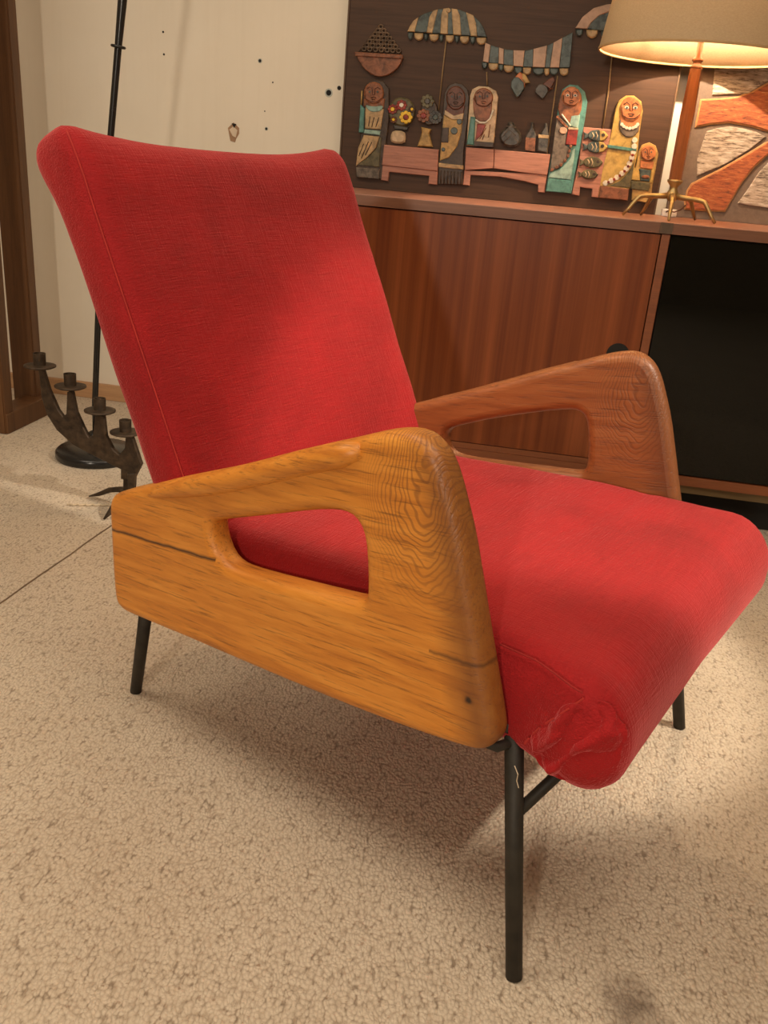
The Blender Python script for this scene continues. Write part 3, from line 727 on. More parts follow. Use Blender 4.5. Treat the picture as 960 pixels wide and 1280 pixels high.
# fish stall
k3 = pieces('fish_stall', [(729, 159), (764, 162), (757, 205), (751, 231), (749, 247), (739, 246), (740, 236), (725, 234), (724, 244.5), (714.5, 243), (717, 230), (723, 205)], 'pink', 0.013)
def fish(cx, cy, s, body, headm):
    f = disc('fish', cx, cy, 12 * s, 7.5 * s, body, 0.008, 0.013, k3, 16, 0.003)
    pieces('fish_head', [(cx + 3 * s, cy - 7 * s), (cx + 9 * s, cy - 5.5 * s), (cx + 14 * s, cy), (cx + 9 * s, cy + 5.5 * s), (cx + 3 * s, cy + 7 * s)], headm, 0.009, 0.013, k3, 0.002)
    pieces('fish_tail', [(cx - 10 * s, cy - 1.5), (cx - 17 * s, cy - 5 * s), (cx - 15.5 * s, cy), (cx - 17 * s, cy + 5 * s), (cx - 10 * s, cy + 1.5)], body, 0.006, 0.013, k3)
    disc('fish_eye', cx + 7.5 * s, cy - 1 * s, 2.3 * s, 2.3 * s, 'dark', 0.002, 0.022, k3, 10, 0.0005)
    strokes('fish_scales', [[(cx - 6 * s, cy - 4 * s), (cx - 4 * s, cy), (cx - 6 * s, cy + 4 * s)], [(cx - 1.5 * s, cy - 5 * s), (cx + 0.5 * s, cy), (cx - 1.5 * s, cy + 5 * s)]], 'cream', 0.6, 0.0212, k3)
fish(746, 170, 1.0, 'blue', 'yellow'); fish(745, 184, 1.0, 'blue', 'yellow'); fish(740, 203, 0.95, 'green', 'green'); fish(736, 218, 0.8, 'green', 'green')

# figure 5
f5 = pieces('woman_figure', [(769, 137), (773, 126), (782, 120), (792, 120), (801, 127), (803, 139), (799, 165), (796, 195), (786, 236), (784, 250), (747, 246), (753, 210), (764, 165)], 'yellow', 0.014)
disc('collar', 786, 157, 13, 15, 'grey', 0.004, 0.014, f5, 20, 0.002)
pieces('chest', [(773, 140), (801, 142), (799, 157), (788, 163), (776, 158)], 'skin2', 0.004, 0.0145, f5, sm=1)
face(788, 137, 13.5, 15.5, 0.016, f5, 'skin2', True)
bm = bmesh.new()
for i in range(7): a = PI * (0.12 + 0.76 * i / 6); disc_xz(bm, P2(786.5 - 10.5 * math.cos(a), 153 + 8 * math.sin(a), YA), 1.9 * YA / FPX, YA - 0.018, 0.004, 8)
tag(mesh('necklace', bm, C['white'], f5, off=AO), kind='stuff')
bm = bmesh.new()
path = [(793, 172), (792.5, 179), (792, 187), (790, 194), (788, 201), (784.5, 208), (780, 214), (774, 219.5), (767, 224), (760, 227.5), (753, 230)]
for (a, b) in zip(path, path[1:]): disc_xz(bm, P2((a[0] + b[0]) / 2, (a[1] + b[1]) / 2, YA), 3.1 * YA / FPX, YA - 0.014, 0.006, 8)
tag(mesh('braid', bm, C['white'], f5, off=AO), kind='stuff')
bm = bmesh.new()
for p in path[3:-1]: disc_xz(bm, P2(*p, YA), 1.5 * YA / FPX, YA - 0.020, 0.0025, 8)
tag(mesh('braid_dots', bm, C['red'], f5, off=AO), kind='stuff')
pieces('belt', [(759, 181), (795, 186), (794.5, 190), (759, 185)], 'teal', 0.006, 0.014, f5, 0.001)
pieces('underskirt', [(793, 200), (787, 235), (762, 232), (775, 226), (786, 214)], 'green', 0.004, 0.013, f5)
pieces('hem', [(750, 232), (786, 236), (784, 250.5), (747.5, 247)], 'basket', 0.006, 0.013, f5)

# child
f6 = pieces('child_figure', [(797, 192), (802, 181), (811, 178), (819, 182), (822.5, 192), (819, 212), (815, 232), (812, 254), (789, 250), (791, 222), (795, 205)], 'gold', 0.013)
pieces('neck', [(800, 200), (817, 202), (815, 212), (799, 210)], 'skin2', 0.004, 0.013, f6)
face(809.5, 191.5, 9.5, 10, 0.015, f6, 'skin2', False)
pieces('tunic', [(798, 211), (813, 213), (811, 227), (800, 226)], 'blue', 0.005, 0.013, f6)
pieces('arm', [(791, 208), (799, 214), (799, 226), (789, 225)], 'yellow', 0.005, 0.013, f6); pieces('arm', [(815, 208), (818, 211), (815, 229), (811, 228)], 'yellow', 0.005, 0.013, f6)
disc('hands', 806, 221, 5, 2.4, 'skin', 0.003, 0.018, f6, 10)
pieces('skirt', [(788, 226), (812, 229), (810, 239), (788, 236)], 'green', 0.005, 0.013, f6)

# ---------------------------------------------------------------- second artwork
YC = 2.835
a2 = empty('abstract_artwork', (0.75, YC, 0.7795))
tag(a2, 'abstract relief picture in rust orange and chalky cream behind the table lamp', 'artwork')
BO = a2.location
x2 = at(833, 262, YC).x
bm = bmesh.new(); add_box(bm, x2, x2 + 0.85, YC, YC + 0.02, 0.7795, 1.40, 0.001); mesh('backing_board', bm, C['taupe'], a2, off=BO)
def ap(name, pts, m, h=0.006, base=0, bev=0.002):
    bm = bmesh.new(); add_slab(bm, [P2(x, y, YC) for x, y in pts], YC - base, h, bev); return mesh(name, bm, C[m], a2, off=BO)
def inset(pts, k):
    cx = sum(p[0] for p in pts) / len(pts); cy = sum(p[1] for p in pts) / len(pts)
    if sgn_area(pts) < 0: pts = pts[::-1]
    out = []
    for i in range(len(pts)):
        a, b, c = Vector(pts[i - 1]), Vector(pts[i]), Vector(pts[(i + 1) % len(pts)])
        e1 = (b - a).normalized(); e2 = (c - b).normalized(); m_ = Vector((-e1.y, e1.x)) + Vector((-e2.y, e2.x))
        m_ = m_ / max(m_.length_squared / 2, 0.5); out.append(tuple(b + m_ * k))
    return out
A_ = [(897, 40), (1040, 40), (1010, 80), (975, 92), (955, 104), (935, 117), (890, 119), (893, 90)]
ap('chalk_shape', A_, 'chalk')
B_ = [(875, 124), (900, 123), (920, 121), (940, 114), (965, 100), (1000, 78), (1060, 60), (1080, 150), (1010, 175), (965, 167), (940, 159), (912, 154), (888, 156), (868, 160)]
ap('orange_shape_rim', B_, 'rustedge', 0.005); ap('orange_shape', inset(B_, 2.0), 'rust', 0.003, 0.005, 0.001)
D_ = [(883, 164), (898, 160), (912, 158), (930, 161), (945, 165), (957, 171), (935, 188), (905, 206), (871, 220), (871, 200)]
ap('chalk_shape', D_, 'chalk')
E_ = [(855, 262), (855, 250), (858, 238), (864, 229), (900, 211), (935, 191), (958, 177), (1010, 170), (1060, 175), (1000, 195), (960, 194), (944, 208), (928, 228), (916, 248), (906, 265), (880, 264)]
ap('orange_shape_rim', E_, 'rustedge', 0.005); ap('orange_shape', inset(E_, 2.0), 'rust', 0.003, 0.005, 0.001)
F_ = [(963, 200), (1040, 200), (1040, 268), (960, 260), (922, 254), (935, 236), (948, 216)]
ap('chalk_shape', F_, 'chalk')

# small white plug with its cord
pg = empty('cord_plug', at(836, 264, 2.80)); pg.location.z = 0.7795
tag(pg, 'small white plug block with brown cord between the two pictures', 'plug')
bm = bmesh.new(); add_box(bm, -0.020, 0.022, -0.012, 0.012, 0, 0.020, 0.003); mesh('plug_block', bm, M['plastic'], pg)
bm = bmesh.new(); add_tube(bm, [(-.008, -.012, .012), (-.004, -.022, .016), (.012, -.026, .014), (.028, -.030, .022), (.036, -.045, .035)], 0.0022, 6); mesh('cord', bm, M['cord'], pg, True)

# ---------------------------------------------------------------- table lamp
LX, LY, LZ = 0.318, 2.565, 0.7795
tl = empty('table_lamp', (LX, LY, LZ))
tag(tl, 'lit table lamp with wide beige drum shade, brown stem and five legged brass foot', 'lamp')
for k in range(5):
    a = R(-90 + 72 * k - 6)
    ca, sa = math.cos(a), math.sin(a)
    pr = [(0.008, 0.060), (0.030, 0.056), (0.070, 0.054), (0.085, 0.051), (0.094, 0.040), (0.108, 0.020), (0.122, 0.0025)]
    bm = bmesh.new(); add_tube(bm, [(ca * r_, sa * r_, z) for r_, z in pr], [0.0075, 0.0070, 0.0062, 0.0060, 0.0055, 0.0046, 0.0032], 10)
    mesh('foot_leg', bm, M['brass'], tl, True)
bm = bmesh.new(); add_lathe(bm, [(0, 0.044), (0.010, 0.046), (0.016, 0.056), (0.014, 0.068), (0.009, 0.075), (0.010, 0.082), (0.019, 0.092), (0.020, 0.098), (0.0, 0.098)], 20)
mesh('foot_hub', bm, M['brass'], tl, True)
bm = bmesh.new(); add_lathe(bm, [(0, 0.098), (0.0165, 0.098), (0.0175, 0.25), (0.0145, 0.358), (0, 0.358)], 8)
mesh('stem', bm, M['stem_wood'], tl)
bm = bmesh.new(); add_lathe(bm, [(0, 0.356), (0.0150, 0.356), (0.0155, 0.361), (0.010, 0.366), (0.010, 0.371), (0.0135, 0.374), (0.0135, 0.378), (0.008, 0.381), (0.0065, 0.47), (0.012, 0.475), (0.012, 0.50), (0, 0.50)], 20)
mesh('neck', bm, M['stem_wood'], tl, True)
SR, SZ0 = 0.243, 0.386
prof = [(SR, SZ0), (SR - 0.038, SZ0 + 0.27), (SR - 0.0395, SZ0 + 0.27), (SR - 0.0018, SZ0), (SR, SZ0)]
bm = bmesh.new(); add_lathe(bm, prof, 64); sh = mesh('lamp_shade', bm, M['shade'], tl, True)
bm = bmesh.new()
add_lathe(bm, [(SR + 0.0008, SZ0 - 0.001), (SR + 0.0012, SZ0 + 0.004), (SR - 0.003, SZ0 + 0.004), (SR - 0.003, SZ0 - 0.001), (SR + 0.0008, SZ0 - 0.001)], 64)
mesh('rim_tape', bm, simple('brown_rim_tape', (0.42, 0.27, 0.12), 0.8), sh, True)
bm = bmesh.new()
for k in range(3):
    a = 2 * PI * k / 3; add_tube(bm, [(0.01 * math.cos(a), 0.01 * math.sin(a), 0.50), (0.18 * math.cos(a), 0.18 * math.sin(a), SZ0 + 0.20)], 0.0018, 6)
mesh('shade_carrier', bm, M['brass'], tl, True)
BZ = 0.515
bm = bmesh.new(); bmesh.ops.create_uvsphere(bm, u_segments=20, v_segments=12, radius=0.022); bmesh.ops.translate(bm, verts=bm.verts, vec=(0, 0, BZ + 0.04))
mesh('bulb', bm, M['bulb'], tl, True)
pl = bpy.data.lights.new('lamp_bulb_light', 'POINT'); pl.energy = 38; pl.color = (1.0, 0.76, 0.52); pl.shadow_soft_size = 0.012
po = bpy.data.objects.new('lamp_bulb_light', pl); COL.objects.link(po); po.location = (LX, LY, LZ + 0.592)

# ---------------------------------------------------------------- armchair
CX, CY, CT = 0.2172, 1.0935, R(-24.09)
chair = empty('lounge_armchair', (CX, CY, 0), CT)
tag(chair, 'red velvet lounge armchair with cut-out oak armrests and thin black steel legs', 'armchair')

OUT = [(-0.739, 0.351), (-0.739, 0.368), (-0.733, 0.383), (-0.72, 0.392), (-0.672, 0.415), (-0.55, 0.467), (-0.473, 0.499), (-0.403, 0.531), (-0.339, 0.561), (-0.281, 0.586), (-0.241, 0.604), (-0.217, 0.612), (-0.196, 0.615), (-0.181, 0.611), (-0.165, 0.600), (-0.152, 0.581), (-0.140, 0.555), (-0.125, 0.52), (-0.109, 0.471), (-0.093, 0.421), (-0.076, 0.37), (-0.062, 0.326), (-0.059, 0.312), (-0.063, 0.298), (-0.075, 0.286), (-0.095, 0.280), (-0.149, 0.269), (-0.219, 0.257), (-0.323, 0.243), (-0.471, 0.226), (-0.555, 0.217), (-0.646, 0.206), (-0.705, 0.199), (-0.722, 0.200), (-0.734, 0.208), (-0.739, 0.225), (-0.740, 0.285)]
HOLE = [(-0.511, 0.412), (-0.500, 0.419), (-0.472, 0.430), (-0.401, 0.458), (-0.335, 0.485), (-0.298, 0.497), (-0.276, 0.499), (-0.262, 0.492), (-0.254, 0.477), (-0.249, 0.447), (-0.246, 0.414), (-0.248, 0.403), (-0.257, 0.398), (-0.279, 0.393), (-0.33, 0.384), (-0.398, 0.372), (-0.457, 0.363), (-0.480, 0.363), (-0.496, 0.370), (-0.508, 0.390)]
def arm_y(x, z): return 0.3403 + 0.0259 * z + 0.0992 * x
TH = 0.040
HOLE_FAR = [(-0.498, 0.419), (-0.490, 0.430), (-0.477, 0.437), (-0.413, 0.464), (-0.331, 0.492), (-0.285, 0.505), (-0.270, 0.506), (-0.258, 0.500), (-0.251, 0.485), (-0.243, 0.447), (-0.240, 0.420), (-0.243, 0.409), (-0.252, 0.404), (-0.287, 0.400), (-0.373, 0.391), (-0.455, 0.383), (-0.480, 0.386), (-0.494, 0.397)]
def make_arm(side, m, dx, dz, hole):
    me = curve_slab([smooth_poly(OUT, 1), smooth_poly(hole, 1)], TH / 2, 0.0150, 5)
    bm = bmesh.new(); bm.from_mesh(me); bpy.data.meshes.remove(me)
    # padded ridge along the outer side of the top rail, tapering to the rear
    n = 15
    ridge = []; rr = []
    for i in range(n):
        t = i / (n - 1); x = -0.655 + t * (0.655 - 0.262)
        # height of the top edge at x
        for (a, za), (b, zb) in zip(OUT[3:12], OUT[4:13]):
            if a <= x <= b: z = za + (zb - za) * (x - a) / (b - a); break
        ridge.append((x, z - 0.016, TH / 2 - 0.005)); rr.append(0.003 + 0.0125 * min(1, t * 3.0) ** 0.8 if i < n - 1 else 0.009)
    add_tube(bm, ridge, rr, 12)
    bmesh.ops.recalc_face_normals(bm, faces=bm.faces)
    me = bpy.data.meshes.new('armrest'); bm.to_mesh(me); bm.free(); me.shade_smooth()
    o = link('armrest', me, m, chair)
    # local X forward, local Y up, local Z outward (side)
    ex = Vector((1, side * 0.0992, 0)).normalized()
    ez_ = Vector((0, side, 0)); ez_ = (ez_ - ex * ez_.dot(ex)); ez_ -= Vector((0, 0, 1)) * 0.0259; ez_.normalize()
    ey = Vector((0, side * 0.0259, 1)); ey = (ey - ex * ey.dot(ex)); ey.normalize(); ez_ = ex.cross(ey) * (-side)
    # right-handed frame needs ex x ey = ez: mirror by flipping the mesh for the other side
    zz = ex.cross(ey)
    s = 1 if zz.dot(Vector((0, side, 0))) > 0 else -1
    if s < 0:
        for v in me.vertices: v.co.z *= -1
        me.flip_normals()
    mw = Matrix((ex, ey, zz)).transposed().to_4x4()
    mw.translation = Vector((dx, side * (0.3403 - TH / 2), dz))
    o.matrix_local = mw
    return o
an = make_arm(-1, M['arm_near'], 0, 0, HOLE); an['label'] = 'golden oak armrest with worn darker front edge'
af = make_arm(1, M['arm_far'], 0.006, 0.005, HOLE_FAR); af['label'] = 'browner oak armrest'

def rbox(nx, ny, nz, hx, hy, hz, rad):
    """rounded box grid; rad=(rx,ry,rz) radii"""
    bm = bmesh.new(); V = {}
    def vert(i, j, k):
        key = (i, j, k)
        if key not in V:
            q = [(-1 + 2 * i / nx) * hx, (-1 + 2 * j / ny) * hy, (-1 + 2 * k / nz) * hz]
            h = (hx, hy, hz); inn = [max(-(h[a] - rad[a]), min(h[a] - rad[a], q[a])) for a in range(3)]
            d_ = Vector([(q[a] - inn[a]) / rad[a] for a in range(3)])
            if d_.length > 1e-9: d_.normalize()
            V[key] = bm.verts.new([inn[a] + d_[a] * rad[a] for a in range(3)])
        return V[key]
    for i in range(nx):
        for j in range(ny):
            for k in (0, nz): bm.faces.new((vert(i, j, k), vert(i + 1, j, k), vert(i + 1, j + 1, k), vert(i, j + 1, k)))
    for i in range(nx):
        for k in range(nz):
            for j in (0, ny): bm.faces.new((vert(i, j, k), vert(i + 1, j, k), vert(i + 1, j, k + 1), vert(i, j, k + 1)))
    for j in range(ny):
        for k in range(nz):
            for i in (0, nx): bm.faces.new((vert(i, j, k), vert(i, j + 1, k), vert(i, j + 1, k + 1), vert(i, j, k + 1)))
    return bm
# backrest: grid axes X = thickness (front +), Y = width, Z = length up the slope
BO_ = Vector((-0.527, 0, 0.34)); BD = Vector((-0.432, 0, 0.902)).normalized(); BN = Vector((BD.z, 0, -BD.x)).normalized()
BL = 0.60
def back_map(p):
    v_ = (p.z + BL / 2) / BL          # 0 bottom .. 1 top
    hw = 0.283 + 0.006 * v_
    y = p.y / 0.28 * hw + 0.005
    un = abs(p.y) / 0.28
    t = p.x * (1.0 + 0.12 * max(0, v_ - 0.80) / 0.2)     # fuller at the top
    s = v_ * BL
    if v_ > 0.6: s += ((un ** 3) * 0.026 - 0.010) * (v_ - 0.6) / 0.4
    crown = 0.010 * (1 - un ** 2) * math.sin(PI * min(1, max(0, v_))) if p.x > 0 else 0.0
    roll = -0.010 * max(0, (v_ - 0.85) / 0.15) ** 2
    if p.x < 0: roll -= 0.010 * math.exp(-((v_ - 0.93) / 0.07) ** 2)
    q = BO_ + BD * s + BN * (t - 0.040 + crown + roll)
    q.x += 0.013 + 0.011 * y / 0.28 + 0.008 * (1 - v_) * max(0.0, y / 0.28)
    return Vector((q.x, y, q.z))
bm = rbox(8, 40, 44, 0.040, 0.28, BL / 2, (0.028, 0.026, 0.042))
for v in bm.verts:
    v.co = back_map(v.co)
    nn_ = noise.noise(v.co * 9) * 0.0022 + noise.noise(v.co * 28) * 0.0006
    v.co += BN * nn_
backr = mesh('backrest', bm, M['velvet'], chair, True)
# seam piping on the two front edges of the backrest
for s in (-1,):
    bm = bmesh.new(); pts = []
    for i in range(30):
        v_ = 0.02 + 0.945 * i / 29
        q = back_map(Vector((0.0325, s * 0.2735, -BL / 2 + v_ * BL))); pts.append(q)
    add_tube(bm, pts, 0.0011, 6); mesh('side_seam', bm, M['thread'], backr, True)

# seat: grid axes X forward, Y width, Z up
SX0, SX1 = -0.60, 0.068
SL = SX1 - SX0
def seat_map(p):
    u_ = (p.x + SL / 2) / SL
    x = SX0 + u_ * SL
    hw = min(0.3403 + 0.0992 * x - TH + 0.006, 0.3095)
    if x > -0.045: hw += 0.014 * min(1, (x + 0.045) / 0.05)
    y = p.y / 0.30 * hw
    un = abs(p.y) / 0.30
    top = 0.383 + 0.016 * min(1, max(0, (x + 0.5) / 0.3)) + 0.012 * (1 - un ** 2.5)
    top += 0.014 * max(0.0, p.y / 0.30)
    x += 0.010 * max(0.0, p.y / 0.30) * max(0.0, u_)
    bot = 0.272 + 0.012 * (1 - min(1, max(0, (x + 0.3) / 0.3)))
    if x > -0.02: bot -= 0.004 * min(1, (x + 0.02) / 0.05)
    # nose: top rolls down at the front, bottom tucks back
    pz = p.z
    if pz < 0 and x < 0.0: pz = -0.06 * (-pz / 0.06) ** (0.45 if x < -0.03 else 0.45 + 0.55 * (x + 0.03) / 0.03)
    t = (pz + 0.06) / 0.12
    z = bot + (top - bot) * t
    if x > -0.06:
        k_ = (x + 0.06) / 0.12; z -= 0.010 * k_ ** 2
    return Vector((x, y, z))
bm = rbox(50, 40, 12, SL / 2, 0.30, 0.06, (0.062, 0.030, 0.054))
for v in bm.verts:
    p0 = v.co.copy(); v.co = seat_map(p0)
    c = v.co
    n_ = noise.noise(c * 8) * 0.0025 + noise.noise(c * 30) * 0.0006
    if p0.z > 0:
        # creases: one across the seat near its middle, small ripples near the front left corner
        dcr = (c.x + 0.135 - 0.10 * (c.y - 0.1) ) ; n_ -= 0.0022 * math.exp(-(dcr / 0.010) ** 2) * (1 if c.y > 0.02 else math.exp(-((c.y - 0.02) / 0.05) ** 2))
        for q, a_ in ((0.0, 1), (0.028, 0.8), (-0.03, 0.6)):
            d2 = (c.x + 0.06 + q) - 0.5 * (c.y + 0.16)
            n_ -= 0.0026 * a_ * math.exp(-(d2 / 0.006) ** 2) * math.exp(-(((c.y + 0.15) / 0.045) ** 2)) * math.exp(-(((c.x + 0.06) / 0.06) ** 2))
        n_ -= 0.004 * math.exp(-(((c.y + 0.20) / 0.022) ** 2) - (((c.x + 0.03) / 0.022) ** 2))
    v.co.z += n_
seat = mesh('seat', bm, M['velvet'], chair, True)
# seams of the seat: side top edge and the gathered front corner
for s in (-1, 1):
    bm = bmesh.new()
    if s > 0: bm.free(); break
    pts = []
    for i in range(20):
        x = -0.09 + i * (0.105) / 19
        pts.append(seat_map(Vector((x - SX0 - SL / 2, s * 0.2935, 0.054))) + Vector((0, s * 0.0007, 0.0007)))
    add_tube(bm, pts, 0.0010, 6); mesh('side_seam', bm, M['seam'], seat, True)
    # gathered end of the front roll
    bm = bmesh.new(); bmesh.ops.create_uvsphere(bm, u_segments=64, v_segments=40, radius=1.0)
    for v in bm.verts:
        c = v.co.copy(); yy = abs(c.y)
        # c.x runs across the folds, c.z along them; they fan out from the lower rear
        f_ = math.sin(c.x * (8.5 - 2.5 * c.z) + 1.8 * noise.noise(Vector((c.x * 1.5, 0, c.z * 1.2)))) * 0.0065 + noise.noise(c * 3.0) * 0.005 + noise.noise(c * 9.0) * 0.0015
        k_ = min(1, max(0, (yy - 0.2) / 0.4))
        w_ = 1 + 0.10 * noise.noise(c * 2.1); al, ac = 0.058 * c.z * w_, 0.044 * c.x * w_
        v.co = Vector((0.0160 + 0.545 * al + 0.838 * ac, s * (0.306 + (0.0135 * yy ** 1.3 + f_ * k_) * (1 if c.y * s > 0 else -1)), 0.329 + 0.838 * al - 0.545 * ac))
    mesh('gathered_corner', bm, M['velvet'], seat, True)
    bm = bmesh.new()
    cc = [(0.020, 0.389), (0.008, 0.372), (-0.006, 0.354), (-0.020, 0.336), (-0.030, 0.318), (-0.036, 0.303)]
    for (xa, za), (xb, zb) in zip(cc, cc[1:]):
        add_tube(bm, [(xa + (xb - xa) * .15, s * 0.3195, za + (zb - za) * .15), (xa + (xb - xa) * .7, s * 0.3195, za + (zb - za) * .7)], 0.0011, 5)
    tag(mesh('corner_stitches', bm, M['thread'], seat), kind='stuff')

# legs
leg_m = M['dark_metal']
for s in (-1, 1):
    bm = bmesh.new(); add_tube(bm, [(0.0, s * 0.322, 0.0), (-0.062, s * 0.2860, 0.300)], [0.0100, 0.0112], 14)
    lg = mesh('leg', bm, leg_m, chair, True)
    bm = bmesh.new(); add_tube(bm, [(-0.770, s * 0.203, 0.0), (-0.700, s * 0.236, 0.215)], [0.0095, 0.0105], 14)
    lg = mesh('leg', bm, leg_m, chair, True)
bm = bmesh.new()
# steel underframe: front cross tube, side rails under the seat, bracket to the arm
add_tube(bm, [(-0.062, -0.286, 0.304), (-0.062, 0.286, 0.304)], 0.008, 10)
add_tube(bm, [(-0.700, -0.236, 0.210), (-0.700, 0.236, 0.210)], 0.008, 10)
for s in (-1, 1):
    add_tube(bm, [(-0.062, s * 0.296, 0.302), (-0.12, s * 0.280, 0.302), (-0.45, s * 0.236, 0.290), (-0.70, s * 0.226, 0.212)], 0.0075, 10)
    add_tube(bm, [(-0.058, s * 0.288, 0.282), (-0.068, s * 0.312, 0.283), (-0.088, s * 0.322, 0.290)], 0.0060, 8)
mesh('underframe', bm, leg_m, chair, True)
bm = bmesh.new()
add_tube(bm, [(-0.040, -0.298, 0.197), (-0.014, -0.25, 0.238), (0.004, -0.19, 0.278)], 0.0068, 10)
mesh('brace', bm, leg_m, chair, True)
bm = bmesh.new()
add_tube(bm, [(-0.040, 0.298, 0.197), (-0.014, 0.25, 0.238), (0.004, 0.19, 0.278)], 0.0068, 10)
mesh('brace', bm, leg_m, chair, True)
bm = bmesh.new(); add_tube(bm, [(-0.036, -0.334, 0.287), (-0.030, -0.336, 0.280), (-0.031, -0.334, 0.270), (-0.028, -0.333, 0.262)], 0.0006, 5)
mesh('loose_thread', bm, M['twine'], chair)

# ---------------------------------------------------------------- floor lamp
FX, FY = -1.178, 2.31
fl = empty('floor_lamp', (FX, FY, 0))
tag(fl, 'black metal floor lamp with round base and thin leaning pole behind the armchair', 'lamp')
bm = bmesh.new(); add_lathe(bm, [(0, 0), (0.108, 0), (0.112, 0.006), (0.112, 0.020), (0.106, 0.026), (0.030, 0.028), (0, 0.028)], 48)
mesh('base', bm, M['black_enamel'], fl, True)
bm = bmesh.new(); add_lathe(bm, [(0, 0.028), (0.020, 0.030), (0.026, 0.045), (0.026, 0.062), (0.020, 0.074), (0.010, 0.080), (0, 0.080)], 24)
mesh('pole_socket', bm, M['black_enamel'], fl, True)
bm = bmesh.new()
pp = [(0, 0, 0.06), (0.002, 0, 0.163), (0.024, 0, 0.45), (0.072, 0, 0.866), (0.098, 0, 1.069), (0.113, 0, 1.18), (0.165, 0, 1.50), (0.27, 0, 1.80), (0.45, -0.02, 1.99), (0.58, -0.04, 2.02)]
add_tube(bm, pp, [0.0085, 0.0085, 0.0085, 0.0085, 0.0090, 0.0115, 0.0115, 0.010, 0.008, 0.008], 14)
mesh('pole', bm, M['black_enamel'], fl, True)
bm = bmesh.new(); add_lathe(bm, [(0.009, -0.004), (0.017, -0.003), (0.019, 0), (0.017, 0.003), (0.009, 0.004)], 20)
bmesh.ops.rotate(bm, verts=bm.verts, matrix=Matrix.Rotation(R(7), 3, 'Y')); bmesh.ops.translate(bm, verts=bm.verts, vec=(0.098, 0, 1.069))
mesh('pole_ring', bm, M['black_enamel'], fl, True)
bm = bmesh.new(); add_tube(bm, [(-0.09, 0.04, 0.010), (-0.14, 0.10, 0.006), (-0.17, 0.18, 0.005), (-0.21, 0.30, 0.005), (-0.27, 0.40, 0.005)], 0.0035, 8)
mesh('power_cord', bm, M['black_enamel'], fl, True)
SHX, SHY, SHZ = FX + 0.66, FY - 0.04, 1.87
bm = bmesh.new()
add_lathe(bm, [(0.012, 0.15), (0.05, 0.14), (0.105, 0.0), (0.103, 0.0), (0.048, 0.136), (0.012, 0.146)], 32); bmesh.ops.translate(bm, verts=bm.verts, vec=(0.66, -0.04, 1.87))
add_tube(bm, [(0.58, -0.04, 2.02), (0.66, -0.04, 2.015)], 0.008, 10)
mesh('lamp_shade', bm, M['black_enamel'], fl, True)
pl = bpy.data.lights.new('floor_lamp_light', 'POINT'); pl.energy = 5; pl.color = (1.0, 0.78, 0.52); pl.shadow_soft_size = 0.015
po = bpy.data.objects.new('floor_lamp_light', pl); COL.objects.link(po); po.location = (SHX, SHY, SHZ + 0.10)

# ---------------------------------------------------------------- candelabra
GY = 1.96
g0 = at(160, 636, GY)
ca = empty('candelabra', (g0.x, GY, 0))
tag(ca, 'rusty forged iron candelabra with round candle cups standing on carpet behind the armchair', 'candelabra')
GO = Vector((g0.x, GY, 0))
def cpt(px, py): p = at(px, py, GY); return (p.x, p.z)
# branching flat plate
BR = [(49, 461), (55, 461), (63, 487), (74, 512), (80, 520), (84, 517), (85, 490), (88, 488), (92, 490), (97, 515), (110, 543), (112, 546), (117, 545), (118, 536), (120, 518), (126, 518), (131, 520), (134, 545), (143, 562), (150, 568), (157, 560), (158, 544), (166, 544), (172, 562), (178, 580), (172, 592), (168, 600), (152, 598), (152, 586), (134, 577), (110, 565), (92, 555), (72, 537), (60, 518), (53, 496), (51, 475)]
L = [cpt(*p) for p in BR]
bm = bmesh.new(); add_slab(bm, L, GY + 0.006, 0.012, 0.002)
mesh('branch_plate', bm, M['iron'], ca, off=GO)
bm = bmesh.new()
add_slab(bm, [cpt(*p) for p in ((153, 590), (160, 590), (163, 640), (152, 640))], GY + 0.012, 0.008, 0.002)
add_slab(bm, [cpt(*p) for p in ((162, 590), (172, 590), (170, 640), (165, 640))], GY - 0.004, 0.012, 0.002)
mesh('stem', bm, M['iron'], ca, off=GO)
for (px, py) in ((50, 458), (88, 483.5), (125, 514), (157, 541)):
    c = at(px, py, GY)
    bm = bmesh.new()
    add_lathe(bm, [(0, -0.003), (0.030, -0.003), (0.037, 0.000), (0.037, 0.003), (0.030, 0.004), (0, 0.004)], 28, (c.x, c.y, c.z))
    pan = mesh('drip_pan', bm, M['iron'], ca, True, off=GO)
    bm = bmesh.new()
    add_lathe(bm, [(0, 0.004), (0.0140, 0.004), (0.0145, 0.032), (0.0125, 0.032), (0.0120, 0.010), (0, 0.010)], 24, (c.x, c.y, c.z))
    mesh('candle_cup', bm, M['iron'], pan, False, off=GO)
for (px, py) in ((112, 622), (130, 651), (196, 632)):
    e = floor_pt(px, py); st = Vector((g0.x + 0.01, GY, 0.045))
    bm = bmesh.new()
    d_ = e - st; L_ = [st + d_ * t + Vector((0, 0, 0.030 * math.sin(PI * t) * (1 - t) + 0.004 * t)) for t in (0, .25, .5, .75, 1.0)]
    add_tube(bm, L_, [0.010, 0.012, 0.011, 0.009, 0.003], 8, True, 0.6)
    mesh('leg', bm, M['iron'], ca, True, off=GO)
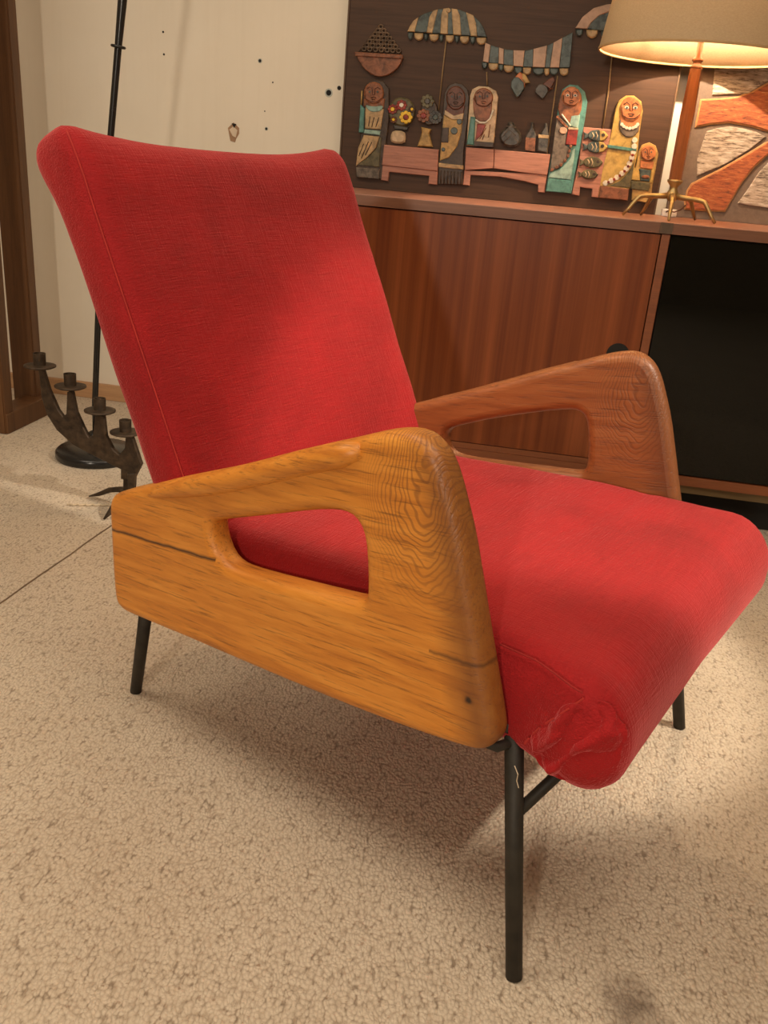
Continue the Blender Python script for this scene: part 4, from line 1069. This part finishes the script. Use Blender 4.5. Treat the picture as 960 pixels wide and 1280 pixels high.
# frayed twine on the carpet
bm = bmesh.new(); a, b = floor_pt(84, 632), floor_pt(146, 633)
add_tube(bm, [a.lerp(b, i / 24) + Vector((0, 0.004 * math.sin(i * 1.7), 0.003)) for i in range(25)], [0.0024 + 0.0010 * (i % 2) for i in range(25)], 6)
tag(mesh('twine', bm, M['twine']), 'short frayed pale twine lying on the carpet by the candelabra foot', 'twine')

# ---------------------------------------------------------------- wooden stand at the left edge
ws = empty('wooden_stand', (-1.60, 2.55, 0))
tag(ws, 'dark wooden trestle stand with two upright boards at the left edge of the photo', 'stand')
WO = ws.location
def beam(name, b0, b1, wx, wy, z0, z1):
    bm = bmesh.new(); bmesh.ops.create_cube(bm, size=1)
    for v in bm.verts:
        c = b1 if v.co.z > 0 else b0
        v.co = Vector((c[0] + v.co.x * wx, c[1] + v.co.y * wy, z1 if v.co.z > 0 else z0))
    bmesh.ops.bevel(bm, geom=bm.edges[:], offset=0.003, segments=2, affect='EDGES')
    return mesh(name, bm, M['post_wood'], ws, off=WO)
# second upright: right silhouette from (52,515) to (13,0)
q0 = at(50, 505, 2.62); q1 = at(13, 0, 2.62)
beam('post', (q0.x - 0.048 , 2.64), (q1.x - 0.048 + (q1.x - q0.x) / (q1.z - q0.z) * (2.05 - q1.z), 2.64), 0.080, 0.045, 0.0, 2.05)
q2 = at(13, 500, 2.42); q3 = at(0, 330, 2.42)
k_ = (q3.x - q2.x) / (q3.z - q2.z)
beam('post', (q2.x - 0.052, 2.42), (q2.x - 0.052 + k_ * (2.05 - q2.z), 2.42), 0.09, 0.05, 0.0, 2.05)
bm = bmesh.new(); xt = q2.x - 0.052 + k_ * (2.05 - q2.z); add_box(bm, xt - 0.05, xt + 0.05, 2.39, 2.67, 2.05, 2.09, 0.003)
mesh('top_rail', bm, M['post_wood'], ws, off=WO)
bm = bmesh.new(); add_box(bm, q2.x - 0.075, q2.x - 0.002, 2.40, 2.66, 0.0, 0.062, 0.003)
mesh('foot_rail', bm, M['post_wood'], ws, off=WO)
